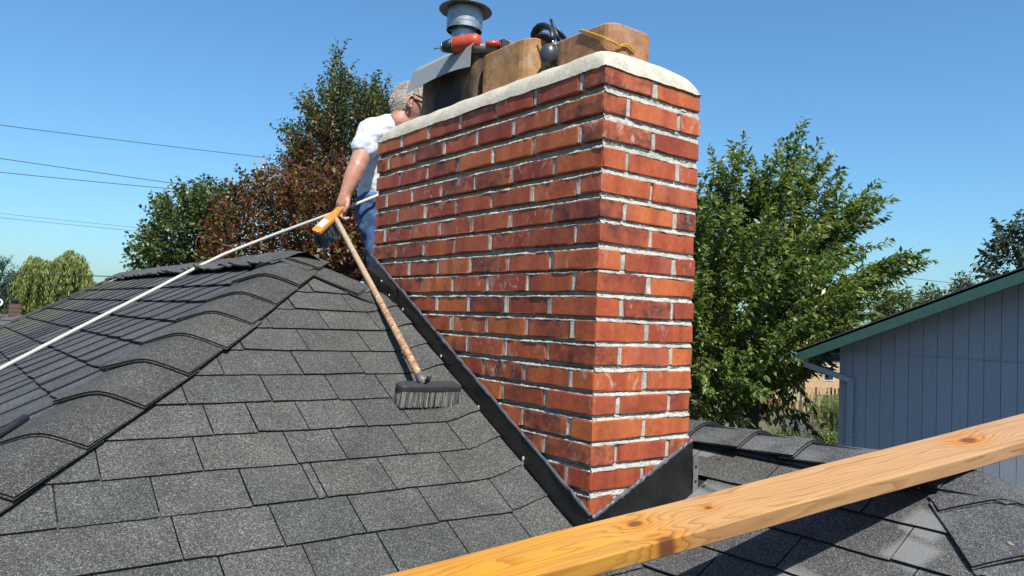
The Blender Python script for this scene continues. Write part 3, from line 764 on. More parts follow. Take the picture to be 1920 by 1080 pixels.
# mortar: one sheet per face, struck back under each course and flush above the next
def mortar(o, length, place, seed, gaps, step=0.0033, deep=.024, flat=.62, vdeep=.0020, lip=.0062):
    """place(s, depth, z) -> point"""
    r = np.random.default_rng(seed); ns = int(length / step) + 1; S = np.linspace(.003, length - .003, ns)
    def sm(n, k):
        a = r.normal(0, 1, n + 4 * k); a = np.convolve(a, np.ones(k) / k, 'same')[2 * k:2 * k + n]; return a * math.sqrt(k)
    lines = []
    for k, zt in enumerate(ZT[:-1]):
        zb = zt - HB; g = zb - ZT[k + 1]
        lo = ZT[k + 1]
        n1 = sm(ns, 5); n2 = sm(ns, 3); n3 = sm(ns, 9); n4 = sm(ns, 14)
        gp = gaps(k); vj = np.full(ns, .013)
        for ga, gb in gp: vj = np.where((S > ga - .0025) & (S < gb + .0025), vdeep + .0011 * n1, vj)
        lines += [(zt - .0045, vj), (zt - HB / 2, vj + .0006 * n2), (zb + .003, vj + .001 * n1),
                  (zb - .03 * g, deep + .0010 * n1), (zb - .45 * g, deep * .97 + .0012 * n2), (zb - flat * g + .0008 * n1, deep * .92 + .0016 * n3 + .0006 * n2),
                  (zb - (flat + .14) * g + .0010 * n2, lip + .0020 * n4 + .0008 * n2), (zb - .92 * g + .0010 * n2, .45 * lip + .0014 * n4 + .0006 * n2), (lo + .0004 + .0008 * n3, .0004 + .0011 * n4 + .0005 * n1), (lo - .0016 + .0008 * n3, .0001 + .0011 * n4 + .0005 * n1), (lo - .0036 + .0008 * n3, .0035)]
    V = []; F = []
    for z, d in lines:
        z = np.broadcast_to(z, (ns,)); d = np.maximum(np.broadcast_to(d, (ns,)), -.0012)
        V += [place(S[i], d[i], z[i]) for i in range(ns)]
    b = len(o.v); m = len(lines)
    F = [(j * ns + i, (j + 1) * ns + i, (j + 1) * ns + i + 1, j * ns + i + 1) for j in range(m - 1) for i in range(ns - 1)]
    o.add(V, F)
def gaps_long(k):
    if k % 2 == 0: return [(BHY + i * MY, BHY + J + i * MY) for i in range(6)]
    return [(BLY + i * MY, BLY + J + i * MY) for i in range(6)]
def gaps_short(k):
    return [(BLX, MX)] if k % 2 == 0 else [(BHX, BHX + J), (RWd - BHX - J, RWd - BHX)]
mo = MB()
mortar(mo, LWd, lambda s, d, z: (d, s, z), 31, gaps_long)
mortar(mo, RWd, lambda s, d, z: (s, d, z), 32, gaps_short, .003, deep=.0072, flat=.46, vdeep=.0030, lip=.0035)
mo.add([(RWd - .008, 0.012, 0), (RWd - .008, LWd - .008, 0), (RWd - .008, LWd - .008, -1.35), (RWd - .008, .012, -1.35)], [(0, 3, 2, 1)])
mo.add([(.008, LWd - .008, 0), (RWd - .008, LWd - .008, 0), (RWd - .008, LWd - .008, -1.35), (.008, LWd - .008, -1.35)], [(0, 1, 2, 3)])
mo.build('mortar_joint', M_MORTAR, chim, smooth=False)
co = MB(); co.bbox((.02, .02, -1.4), (RWd - .02, LWd - .02, -.004)); co.build('mortar_core', M_MORTAR, chim)
# cement crown
nx, ny = 44, 130; V = []; F = []
x0, x1, y0, y1 = -.004, RWd + .004, -.004, LWd + .004
rr = np.random.default_rng(5); nz = rr.normal(0, 1, (nx + 1, ny + 1))
def blur(a, k):
    for ax in (0, 1): a = sum(np.roll(a, i, ax) for i in range(-k, k + 1)) / (2 * k + 1)
    return a
nzb = blur(nz, 2) * 3; nzs = blur(nz, 3) * .006 + blur(nz, 1) * .0008 + blur(np.roll(nz, 7), 8) * .02
gu = np.concatenate([np.linspace(0, .12, 13)[:-1], np.linspace(.12, .88, nx - 23), np.linspace(.88, 1, 13)[1:]]); gu = gu[:nx + 1]
gx_ = np.interp(np.linspace(0, 1, nx + 1), np.linspace(0, 1, len(gu)), gu)
gy_ = np.interp(np.linspace(0, 1, ny + 1), [0, .2, .8, 1], [0, .09, .91, 1])
for i in range(nx + 1):
    for j in range(ny + 1):
        x = x0 + (x1 - x0) * gx_[i]; y = y0 + (y1 - y0) * gy_[j]
        d1 = min(x - x0, x1 - x); d2 = min(y - y0, y1 - y)
        f1 = .050 * (1 - math.exp(-d1 / .017)) + .45 * d1; f2 = .050 * (1 - math.exp(-d2 / .018)) + .45 * min(d2, .12)
        k = 60.0; h = -math.log(math.exp(-k * f1) + math.exp(-k * f2) + math.exp(-k * .115)) / k
        h = max(h, -.006 if min(d1, d2) < .001 else -.002)
        if min(d1, d2) < .0015: h = -.003 + .0022 * nzb[i, j]
        h += nzs[i, j] * min(min(d1, d2) / .03, 1)
        V.append((x, y, h))
W = ny + 1
F = [(i * W + j, (i + 1) * W + j, (i + 1) * W + j + 1, i * W + j + 1) for i in range(nx) for j in range(ny)]
obj('cement_crown', V, F, M_CROWN, chim, smooth=True)
# flues: rounded square tubes
def flue(name, xa, xb, ya, yb, zb, zt, rc, mat, tilt=0.0, wall=.018):
    def ring(off, z):
        P = []
        for cx, cy, a0 in ((xb - rc, yb - rc, 0), (xa + rc, yb - rc, 90), (xa + rc, ya + rc, 180), (xb - rc, ya + rc, 270)):
            for q in range(6):
                a = R_(a0 + 18 * q); P.append((cx + (rc - off) * math.cos(a), cy + (rc - off) * math.sin(a), z + tilt * (cy - ya)))
        return P
    n = 24; rings = [ring(0, zb), ring(0, zt - .004), ring(.004, zt), ring(wall - .003, zt), ring(wall, zt - .004), ring(wall, zb + .02)]
    V = sum(rings, []); F = [(i * n + k, i * n + (k + 1) % n, (i + 1) * n + (k + 1) % n, (i + 1) * n + k) for i in range(5) for k in range(n)]
    return obj(name, V, F, mat, chim, smooth=False)
flue('flue_tile', .078, .262, .066, .322, .03, .163, .042, M_CLAY1)
flue('flue_tile', .078, .320, .432, .737, .04, .222, .060, M_CLAY2)
flue('flue_tile', .080, .320, .748, 1.138, .04, .270, .035, M_CLAY3)
# flashing: long side
fl = MB(); ys = np.linspace(-.03, LWd + .01, 40)
topl = lambda y: -1.190 + .558 * y
ysg = [(-.035, .30), (.285, .72), (.70, 1.10), (1.08, LWd + .008)]
for q, (a, b) in enumerate(ysg):
    def S(u, v, a=a, b=b, q=q):
        y = a + (b - a) * u; zt_ = topl(y); zb_ = zA(0, y) - .005
        return np.array([-.0065 - .0022 * (q % 2) - .004 * (1 - v) + .0012 * math.sin(u * 7 + q), y, zb_ + (zt_ - zb_) * v]), np.array([-1., 0, 0])
    fl.slab(S, 10, 3, .0016)
fl.build('side_flashing', M_FLASH, chim)
ff = MB()
def S(u, v):
    x = -.012 + (RWd + .018) * u; zt_ = -1.212 + .452 * max(x, 0); zb_ = zD(x, 0) - .02
    return np.array([x, -.0075 - .006 * (1 - v), zb_ + (zt_ - zb_) * v]), np.array([0., -1, 0])
ff.slab(lambda u, v: S(1 - u, v), 10, 3, .0018)
ff.build('front_flashing', M_FLASH, chim)
ca = MB(); r = np.random.default_rng(3)
ca.tube([(-.006 + r.normal(0, .0008), y, topl(y) + .001 + r.normal(0, .0012)) for y in np.linspace(-.012, LWd, 70)], [.0042 + abs(r.normal(0, .0012)) for _ in range(70)], 7)
ca.tube([(x, -.006 + r.normal(0, .0008), -1.212 + .452 * x + .001 + r.normal(0, .0012)) for x in np.linspace(-.006, RWd + .004, 36)], [.0046 + abs(r.normal(0, .0014)) for _ in range(36)], 7)
ca.build('sealant_bead', M_CAULK, chim)
# dabs of sealant and fixings on the flashing
for y, dz, s in ((1.20, .05, .005), (1.13, .035, .0045), (1.02, .045, .006), (.74, .05, .006), (.505, .04, .0055), (.27, .052, .008)):
    z = zA(0, y) + dz
    d = MB().blob((-.0125, y, z), (.004, 0, 0), (0, s * .6, 0), (0, 0, s), 8, 6)
    if s >= .008: d.blob((-.0125, y + .002, z - .012), (.003, 0, 0), (0, .003, 0), (0, 0, .012), 8, 6)
    d.build('sealant_dab', M_SEALW, chim, True)
# little strap at the right end of the front flashing
st = MB(); st.box((RWd + .012, -.016, -1.135), (.009, -.0015, 0), (.0003, .0010, 0), (.0, 0, .058)); st.box((RWd + .022, -.008, -1.135), (.0015, .009, 0), (.001, 0, 0), (0, 0, .05))
stp = st.build('fixing_strap', M_GALV, chim)
for dz in (.03, -.012): MB().lathe((RWd + .012, -.0175, -1.135 + dz), (0, -1, 0), [(0.0, .0012), (.0045, .001), (.005, 0)], 10).build('bolt_hole', M_BLKPL, stp)

# ------------------------------------------------------------------ things on top of the chimney
def hitp(u, v, n, d0):
    d = CR.T @ np.array([(u - 960) / FPX, (v - 540) / FPX, 1.0]); n = np.asarray(n, float)
    return CP + d * ((d0 - n @ CP) / (n @ d))
PLA = (0, -PT, 1)
# sheet of metal over the far flue
sh = thing('metal_sheet', 'bent grey metal sheet draped over the shaded far flue', 'metal sheet', (.2, .94, .272))
o = MB()
def S(u, v):
    y = .735 + .395 * u
    if v < .5:
        t = v / .5; x = .33 - .262 * t; z = .2745 + .0015 * math.sin(u * 3) + .008 * t
    else:
        t = (v - .5) / .5; x = .068 - .018 * min(t * 5, 1) - .016 * t - .010 * u * t; z = .2825 - .006 * min(t * 6, 1) - .104 * t * (1.0 - .14 * math.sin(u * 3.14)) + .004 * math.sin(u * 5 + 1) * t; y += .014 * t * u - .022 * t * (1 - u)
    return np.array([x, y, z]), np.array([-.6, 0, .8])
o.slab(lambda u, v: S(1 - u, v), 10, 20, .0012, 0)
o.build('sheet', M_SHEET, sh, False)

vc = thing('vent_cap', 'round galvanised metal vent cap with a wide flat lid above the sheet', 'vent cap', px(868, 92, 2.97))
VA = unit((.03, .0, 1)); VB = px(868, 90, 2.97); m1 = 2.97 / FPX
MB().lathe(VB, VA, [(.001, 0.002), (33 * m1, 0.002), (40 * m1, .003), (40 * m1, .0055), (34 * m1, .012), (23 * m1, .016)], 40).build('storm_collar', M_GALVD, vc, False)
MB().lathe(VB, VA, [(23 * m1, -.13), (23 * m1, .085)], 32).build('pipe', M_GALV, vc, True)
o = MB(); o.lathe(VB, VA, [(33 * m1, .065), (33.5 * m1, .066), (33.5 * m1, .148), (32.5 * m1, .148), (32.5 * m1, .066), (33 * m1, .065)], 40)
o.build('wind_band', M_GALV, vc, False)
for k in range(4):
    a = R_(35 + 90 * k); d = np.array([math.cos(a), math.sin(a), 0]); MB().box(VB + VA * .076 + d * 28 * m1, d * 6 * m1, np.cross(d, VA) * .008, VA * .0012).build('bracket', M_GALV, vc)
o = MB(); o.lathe(VB, VA, [(.001, .172), (8 * m1, .171), (40 * m1, .158), (49 * m1, .151), (50 * m1, .148), (49 * m1, .1475), (34 * m1, .152), (.001, .158)], 44); o.lathe(VB, VA, [(.0001, .180), (.005, .179), (.006, .170)], 10)
o.build('lid', M_GALVD, vc, False)
# printed maker's plate: pale rectangle wrapped on the band with rows of dark print too small to read
V = []; F = []; vw = unit(CP - VB); a0 = math.atan2(vw[1], vw[0])
for i in range(9):
    a = a0 + .12 + R_(-27 + 54 * i / 8)
    for h in (.087, .136): V.append(VB + VA * h + 34 * m1 * np.array([math.cos(a), math.sin(a), 0]))
F = [(2 * i, 2 * i + 2, 2 * i + 3, 2 * i + 1) for i in range(8)]
t = NT('stamped_plate'); c = t.coord(); nn = t.noise(t.map(c, (1, 1, 3)), 190, 2)
obj('maker_plate', V, F, t.set(t.ramp(nn, [(0.45, (.42, .44, .47)), (0.6, (.24, .26, .28))]), .45, .4, .3, nn, .3, .001), vc, True)

# drill lying on the sheet
dr = thing('power_drill', 'orange and black cordless drill lying on the metal sheet', 'drill', px(868, 97, 2.71))
dm = 2.71 / FPX
t0, t1 = px(824, 90, 2.735), px(902, 77, 2.69)
ax = unit(t1 - t0); L = np.linalg.norm(t1 - t0)
ups = unit(np.cross(np.cross(ax, (0, 0, 1)), ax))
MB().tube([t0 + ax * L * s for s in (.30, .34, .42, .60, .80, .92, .98, 1.0)], [.020, .026, .030, .031, .031, .029, .021, .006], 18).build('motor_body', M_ORANGE, dr, True)
MB().tube([t0 + ax * L * s for s in (.06, .08, .14, .16, .22, .32, .34)], [.010, .017, .020, .022, .024, .026, .020], 18).build('chuck', M_BLKPL, dr, True)
MB().tube([t0 + ax * L * s for s in (.045, .05, .09, .10)], [.012, .0165, .0185, .017], 16).build('chuck_ring', M_STEEL, dr, True)
MB().tube([t0 - ax * .022, t0 + ax * L * .08], .0028, 8).build('drill_bit', M_STEEL, dr, True)
MB().tube([t0 + ax * L * .345, t0 + ax * L * .365], .0312, 18).build('clutch_ring', M_GREYPL, dr, True)
MB().tube([t0 + ax * L * .64, t0 + ax * L * .66], .0318, 18).build('seam_band', M_GREYPL, dr, True)
h0, h1 = px(885, 90, 2.69), px(945, 90, 2.74)
hd = unit(h1 - h0)
MB().tube([h0, h0 + (h1 - h0) * .35, h0 + (h1 - h0) * .65, h0 + (h1 - h0) * .8], [.020, .019, .018, .019], 12).build('grip', M_GREYPL, dr, True)
MB().tube([px(912, 82, 2.69), px(930, 81, 2.70), px(938, 85, 2.71)], [.010, .011, .008], 10).build('grip_panel', M_ORANGE, dr, True)
hb_ = h0 + (h1 - h0) * .93
MB().cbox(hb_, hd * .018, np.cross(hd, ups) * .034, ups * .022, .005).build('battery', M_BLKPL, dr)
MB().box(h0 + (h1 - h0) * .82, hd * .004, np.cross(hd, ups) * .030, ups * .019).build('battery_seam', M_ORANGE, dr)

# ear muffs hooked over the flues
em = thing('ear_muffs', 'black ear muffs with charcoal cup wedged between two clay flues', 'ear muffs', px(1028, 120, 2.42))
bd = 2.45
def arc(pts, dd): return [px(u, v, d) for (u, v), d in zip(pts, dd)]
band = arc([(1001, 76), (1001, 66), (1006, 57), (1014, 50), (1023, 49), (1032, 53), (1037, 61), (1037, 70), (1034, 77)], [2.50, 2.50, 2.49, 2.48, 2.46, 2.44, 2.42, 2.40, 2.40])
MB().tube(band, [.009, .013, .016, .017, .017, .016, .014, .012, .010], 10, flat=.55).build('headband', M_BLKPL, em, True)
MB().tube(arc([(1003, 70), (1012, 67), (1024, 71), (1032, 77), (1036, 80)], [2.47] * 5), [.007, .013, .014, .012, .007], 8, flat=.5).build('headband_pad', M_BLKPL, em, True)
MB().tube(arc([(1013, 61), (1028, 64), (1032, 69), (1036, 76), (1037, 80)], [2.44, 2.42, 2.41, 2.40, 2.39]), .0028, 8).build('wire_yoke', M_STEEL, em, True)
cc = px(1030, 104, 2.40)
rt, dn, fw = CR[0], CR[1], CR[2]
MB().blob(cc, rt * .031, dn * .039, fw * .026, 18, 12).build('ear_cup', M_CUP, em, True)
MB().blob(px(1038, 84, 2.40), rt * .010, dn * .008, fw * .010, 12, 8).build('yoke_boss', M_YEL, em, True)
MB().blob(cc + rt * .006 + fw * .026, rt * .030, dn * .038, fw * .018, 16, 10).build('ear_cushion', M_BLKPL, em, True)
MB().tube(arc([(1033, 37), (1036, 46), (1042, 60), (1048, 76)], [2.47, 2.46, 2.44, 2.43]), [.005, .0045, .006, .007], 8).build('antenna', M_BLKPL, em, True)
MB().tube(arc([(1036, 54), (1044, 58), (1052, 66), (1060, 74)], [2.49] * 4), [.010, .013, .012, .008], 10, flat=.6).build('cup_arm', M_BLKPL, em, True)

# yellow cord wound loosely round the flues
cd = MB()
def strand(pts, dd, r=.0028):
    P = arc(pts, dd); Q = []
    for i in range(len(P) - 1):
        for s in np.linspace(0, 1, 5)[:-1]:
            a = P[max(i - 1, 0)]; b = P[i]; c = P[i + 1]; d = P[min(i + 2, len(P) - 1)]
            Q.append(.5 * (2 * b + (c - a) * s + (2 * a - 5 * b + 4 * c - d) * s * s + (3 * b - a - 3 * c + d) * s ** 3))
    Q.append(P[-1]); cd.tube(Q, r, 6)
def face(u, v, w): return hitp(u, v, (1, 0, 0), .0735) if w == 'x' else hitp(u, v, (0, 1, 0), .060)
def fstrand(pts, r):
    global arc
    keep = arc; arc = lambda p, d: [face(*q) for q in p]; strand(pts, None, r); arc = keep
fstrand([(1086, 60, 'x'), (1089, 56.5, 'x'), (1103, 60, 'x'), (1120, 66, 'x'), (1137, 72, 'x'), (1152, 80, 'y'), (1163, 87, 'y')], .0027)
fstrand([(1088, 59, 'x'), (1105, 62.5, 'x'), (1122, 68.5, 'x'), (1139, 75, 'x'), (1156, 84.5, 'y')], .0022)
fstrand([(1163, 87, 'y'), (1168, 84, 'y'), (1176, 84, 'y'), (1184, 90, 'y'), (1191, 96, 'y')], .0025)
fstrand([(1163, 87, 'y'), (1174, 87, 'y'), (1180, 92, 'y'), (1186, 96, 'y')], .002)
fstrand([(1162, 86, 'y'), (1163, 91, 'y')], .0022)
strand([(948, 74), (957, 78), (970, 84), (985, 88), (1000, 91), (1015, 91), (1030, 87), (1040, 82)], [2.66, 2.62, 2.58, 2.54, 2.50, 2.46, 2.42, 2.38], .0022)
strand([(957, 78), (972, 86), (980, 100), (985, 118), (988, 138)], [2.62, 2.565, 2.53, 2.505, 2.49], .0013)
o = cd.build('twine', M_YEL, None, True, at=px(1100, 70, 2.3)); tag(o, 'thin yellow nylon cord trailing over the clay flues', 'cord')

# ------------------------------------------------------------------ deck brush lying on the slope
br = thing('deck_brush', 'deck brush with long worn wooden handle and grey bristles resting on the shingles', 'brush', (-.166, .566, -.98))
up = unit((0.02, -.22, 1)); bxd = unit((1, .0, -.02)); byd = np.cross(up, bxd)
tipc = np.array([-.165, .572, zA(0, .572) + .006])
bc = tipc + up * .060
o = MB()
V = []; n = 20
for z_, sc in ((-.010, .97), (-.008, 1.0), (.003, 1.0), (.008, .95), (.009, .9)):
    for k in range(n):
        a = 2 * math.pi * k / n; ca_, sa_ = math.cos(a), math.sin(a)
        X = np.sign(ca_) * abs(ca_) ** .22 * .1095 * sc; Y = np.sign(sa_) * abs(sa_) ** .4 * .027 * sc
        V.append(bc + bxd * X + byd * Y + up * z_)
F = [(i * n + k, i * n + (k + 1) % n, (i + 1) * n + (k + 1) % n, (i + 1) * n + k) for i in range(4) for k in range(n)] + [tuple(range(n))[::-1], tuple(4 * n + k for k in range(n))]
o.add(V, F).build('brush_block', M_BRBLK, br, False)
Fp = bc + up * .012 + byd * .004 + bxd * (-.012)
F3 = hitp(789, 709, PLA, ZA + .086)
T3 = hitp(699, 540, PLA, ZA + .034)
hdir = unit(T3 - F3)
# length so that the far end is level with the hand's brush
def pv(P):
    q = CR @ (np.asarray(P) - CP); return 540 + FPX * q[1] / q[2]
hl_ = .5
while pv(F3 + hdir * hl_) > 411 and hl_ < 3: hl_ += .01
MB().tube([F3 - hdir * .015, F3 + hdir * .02, F3 + hdir * hl_ * .3, F3 + hdir * hl_ * .6, F3 + hdir * (hl_ - .01), F3 + hdir * hl_], [.0108, .0124, .0124, .0122, .0120, .009], 14).build('handle', M_HANDLE, br, True)
MB().tube([Fp, Fp * .6 + F3 * .4, F3 - hdir * .02, F3 + hdir * .012], [.026, .019, .0165, .0152], 14).build('ferrule', M_GREYPL, br, True)
def bristles(cen, dx, dy, dirv, nx_, ny_, ln, hw, hd_, spread, seed, w=.0019, jt=.10):
    r = np.random.default_rng(seed); V = []; F = []
    for i in range(nx_):
        for j in range(ny_):
            for q in range(3):
                a = (i + .5 + r.uniform(-.45, .45)) / nx_ * 2 - 1; b = (j + .5 + r.uniform(-.45, .45)) / ny_ * 2 - 1
                p = cen + dx * a * hw + dy * b * hd_
                d = unit(dirv + dx * (a * spread + r.normal(0, jt)) + dy * (b * spread * 1.3 + r.normal(0, jt)))
                l = ln * r.uniform(.9, 1.03); s = unit(np.cross(d, r.normal(0, 1, 3))) * w
                k = len(V); mid = p + d * l * .55; e = p + d * l + dirv * -.002
                V += [p - s, p + s, mid - s, mid + s, e - s * .5, e + s * .5]
                F += [(k, k + 1, k + 3, k + 2), (k + 2, k + 3, k + 5, k + 4)]
    return V, F
V, F = bristles(bc - up * .010, bxd, byd, -up, 100, 15, .052, .105, .026, .03, 3, .0018, .045)
tag(obj('bristle_tuft', V, F, M_BRIS, br), kind='stuff')

# ------------------------------------------------------------------ long rod over the roof to the man's hand
RB = lambda x, y: np.array([x, y, zB(x, y) + .030])
rp = [RB(-2.6, 1.262), RB(-2.0, 1.618), RB(-1.5, 1.912), RB(-1.175, 2.097), RB(-.925, 2.24), px(278, 549, 3.53), px(372, 500, 3.69), px(420, 477, 3.73), px(460, 461, 3.77), px(520, 438, 3.79), px(580, 416, 3.77), px(621, 401, 3.76), px(660, 386, 3.76), px(702, 369, 3.79), px(740, 354, 3.85), px(780, 338, 3.9)]
o = MB().tube(rp, .0084, 10)
MB.tube(o, [rp[0] - (rp[1] - rp[0]) * .01, rp[0]], .012, 10)
tag(o.build('long_rod', M_ROD, None, True, at=rp[3]), 'long pale flexible rod lying across the left roof slope up to the man', 'rod')
# black handle of some tool at the left edge
bp0, bp1 = RB(-1.201, .745), RB(-1.40, .568)
q0 = hitp(48, 784, (-PT, 0, 1), ZA + PT * HIPK + .022); q1 = hitp(0, 815, (-PT, 0, 1), ZA + PT * HIPK + .030); dq = unit(q1 - q0)
bt = thing('black_tool', 'black rounded tool handle lying on the left edge of the hip', 'tool', q0)
MB().tube([q0, q0 + dq * .004, q0 + dq * .05, q0 + dq * .055, q0 + dq * .5], [.009, .0125, .0125, .010, .010], 12).build('handle', M_BLKPL, bt, True)
MB().tube([q0 + dq * .5, q0 + dq * .52, q0 + dq * .62], [.010, .016, .016], 12).build('grip', M_BLKPL, bt, True)

# ------------------------------------------------------------------ plank in front
Pb = np.array([.142, -.517, -1.073]) ; db = unit((.946, -.278, .169)); wv = unit(np.array([.255, .956, .146])); wv = unit(wv - db * (wv @ db)); tv = np.cross(db, wv)
# local axes: x along, y across (0..0.14), z thickness (-0.038..0)
W_, T_ = .140, .038; V = []; F = []; rb = .0035
prof = [(rb, 0), (W_ - rb, 0), (W_ - .3 * rb, -.3 * rb), (W_, -rb), (W_, -T_ + rb), (W_ - rb, -T_), (rb, -T_), (0, -T_ + rb), (0, -rb), (.3 * rb, -.3 * rb)]
ts = np.linspace(-1.75, .95, 60); n = len(prof)
for x in ts:
    a = -.012 * x + .0; ca_, sa_ = math.cos(a), math.sin(a)
    for y, z in prof: V.append((x, y * ca_ - z * sa_, y * sa_ + z * ca_ + .0008 * math.sin(9 * x) ))
F = [(i * n + k, i * n + (k + 1) % n, (i + 1) * n + (k + 1) % n, (i + 1) * n + k) for i in range(len(ts) - 1) for k in range(n)] + [tuple(range(n))[::-1], tuple((len(ts) - 1) * n + k for k in range(n))]
me = new_mesh('plank', V, [f[::-1] for f in F], [M_LUMBER])
plank = bpy.data.objects.new('plank', me); COL.objects.link(plank)
Mx = Matrix.Identity(4)
for i in range(3): Mx[i][0] = db[i]; Mx[i][1] = wv[i]; Mx[i][2] = tv[i]; Mx[i][3] = Pb[i]
plank.matrix_world = Mx
tag(plank, 'fresh yellow fir plank lying across the roof in front of the chimney', 'plank')
# bits of debris
for k, (u, v, s) in enumerate(((1892, 1021, .010), (1322, 908, .006), (1350, 857, .005), (1722, 915, .006), (1735, 913, .005))):
    P = hitp(u, v, (-PT, 0, 1), ZD + .016) if u < 1800 else hitp(u, v, PLA, WZ - PT * WY + .03); r = np.random.default_rng(k)
    nrm = ND if u < 1800 else NF; a = unit(np.cross(nrm, r.normal(0, 1, 3))); b = np.cross(nrm, a)
    V = [P + (a * math.cos(t) * s + b * math.sin(t) * s * .7) * r.uniform(.7, 1.1) for t in np.linspace(0, 6.28, 7)[:-1]]
    V += [p + nrm * .004 for p in V]; F = [(0, 1, 2, 3, 4, 5)[::-1], (6, 7, 8, 9, 10, 11)] + [(i, (i + 1) % 6, 6 + (i + 1) % 6, 6 + i) for i in range(6)]
    where = ['beside the hip cap at the lower right', 'near the front flashing', 'under the ridge caps beside the chimney', 'tucked under the plank, left one', 'tucked under the plank, right one'][k]
    tag(obj('wood_chip', V, F, M_LDRY, None, at=P), 'small pale chip on the shingles ' + where, 'chip', 'chips on the roof')

# ------------------------------------------------------------------ the man behind the chimney
man = thing('person', 'man in white shirt and jeans bending behind the chimney holding a brush', 'person', px(740, 640, 4.05))
def remeshed(o, vox, it=6, disp=None):
    m = o.modifiers.new('fuse', 'REMESH'); m.mode = 'VOXEL'; m.voxel_size = vox; m.use_smooth_shade = True
    s = o.modifiers.new('smooth', 'SMOOTH'); s.factor = .5; s.iterations = it
    if disp:
        tx = bpy.data.textures.new('folds', 'CLOUDS'); tx.noise_scale = disp[0]; tx.noise_depth = 2
        d = o.modifiers.new('folds', 'DISPLACE'); d.texture = tx; d.strength = disp[1]; d.texture_coords = 'LOCAL'
    return o
hc = px(767, 197, 3.9)
fwd_h = unit(rt * .93 + fw * .22 + dn * .26); sid_h = unit(np.cross(fwd_h, (0, 0, 1)))        # his right-hand side is nearer
if sid_h @ fw > 0: sid_h = -sid_h
up_h = np.cross(fwd_h, sid_h); up_h = up_h if up_h[2] > 0 else -up_h
fwd_h = fwd_h * .92; sid_h = sid_h * .92; up_h = up_h * .92
neck = px(750, 230, 3.88); shR = px(695, 246, 3.80); shL = px(760, 252, 4.12); chest = px(734, 268, 3.97); waist = px(716, 356, 3.98)
elb = px(670, 312, 3.72); wri = px(648, 363, 3.68)
body = MB()
def headf(q):
    x, y, z = q
    w = 1 - .16 * max(-z, 0) - .10 * max(x, 0) * max(-z + .3, 0)
    x2 = x * (1.0 if x > 0 else 1.02); 
    if z < -.2 and x > 0: x2 *= 1.02
    if z < -.1 and x < 0: x2 *= 1 + .35 * z
    return np.array([x2, y * w, z])
body.blob(hc, fwd_h * .098, sid_h * .076, up_h * .118, 22, 16, fn=headf)
body.cone(hc + fwd_h * .040 - up_h * .072, hc + fwd_h * .072 - up_h * .088, .042, .028)          # jaw, chin
body.cone(hc + fwd_h * .088 + up_h * .012, hc + fwd_h * .116 - up_h * .022, .010, .014)          # nose
body.cone(hc + fwd_h * .085 + up_h * .030 - sid_h * .03, hc + fwd_h * .085 + up_h * .030 + sid_h * .03, .014, .014)   # brow
body.cone(hc + fwd_h * .090 - up_h * .050 - sid_h * .016, hc + fwd_h * .090 - up_h * .050 + sid_h * .016, .009, .009)  # mouth
for sg in (1, -1):
    ec = hc + sid_h * sg * .076 - fwd_h * .006 - up_h * .004
    body.blob(ec, fwd_h * .017 - up_h * .004, sid_h * .008, up_h * .032, 12, 10); body.blob(ec - up_h * .02, fwd_h * .010, sid_h * .007, up_h * .013, 8, 6)
body.cone(neck * .6 + chest * .4, shR, .044, .048)
body.cone(hc - up_h * .055 - fwd_h * .02, neck, .056, .060); body.cone(neck, chest, .060, .09)
body.cone(chest, waist, .115, .115); body.cone(shR, shL, .055, .055)
body.cone(shR, elb, .055, .043); body.cone(elb, elb * .55 + wri * .45, .045, .043); body.cone(elb * .55 + wri * .45, wri, .042, .029)
shL2 = px(800, 330, 4.05); body.cone(shL, shL2, .052, .042); wl = px(845, 330, 3.75); body.cone(shL2, wl, .042, .028); body.cone(wl, wl + rt * .06, .032, .03)
for sg in (1, -1):
    e0 = hc + sid_h * sg * .079 + fwd_h * .006 - up_h * .002; o = MB()
    rim = [e0 + fwd_h * (.017 * math.cos(a) - .004) + up_h * (.031 * math.sin(a)) + sid_h * sg * (.010 - .006 * math.cos(a)) for a in np.linspace(R_(50), R_(285), 13)]
    o.tube(rim, [.003] + [.0048] * 11 + [.004], 8); o.blob(e0 - up_h * .026 + fwd_h * .002 + sid_h * sg * .004, fwd_h * .009, sid_h * sg * .005, up_h * .011, 10, 8); o.blob(e0 - fwd_h * .004, fwd_h * .012, sid_h * sg * .0065, up_h * .024, 10, 8)
    o.build('ear', M_SKIN, man, True)
# right hand closed round the brush and the rod
ha = unit(px(640, 392, 3.68) - wri); pc = wri + ha * .055; hs = unit(fw * .5 - rt * .75 + dn * .05); hs = unit(hs - ha * (hs @ ha)); hn = np.cross(ha, hs)
if hn @ fw > 0: hn = -hn
body.cone(wri, pc, .029, .033)
for q in (-.024, 0, .024): body.cone(wri + ha * .02 + hs * q * .7, pc + ha * .028 + hs * q, .019, .016)
for q, l in ((-.033, .92), (-.011, 1.0), (.011, .96), (.033, .8)):
    k0 = pc + ha * .034 + hs * q; k1 = k0 + (ha * .55 - hn * .75) * .036 * l * -1 * -1; k1 = k0 + unit(ha * .75 + hn * .55) * .034 * l; k2 = k1 + unit(ha * .1 - hn * .2 + rt * .7 + ha * .35) * .026 * l; k3 = k2 + unit(-ha * .55 - hn * .6 + rt * .3) * .020 * l
    body.cone(k0, k1, .0105, .0095, 10); body.cone(k1, k2, .0095, .0088, 10); body.cone(k2, k3, .0088, .0078, 10)
t0_ = wri + ha * .03 - hs * .028; t1_ = t0_ + unit(ha * .75 - hs * .55 + hn * .35) * .04; t2_ = t1_ + unit(ha * .9 + hn * .2 + hs * .05) * .03
body.cone(t0_, t1_, .014, .0115, 10); body.cone(t1_, t2_, .0115, .009, 10)
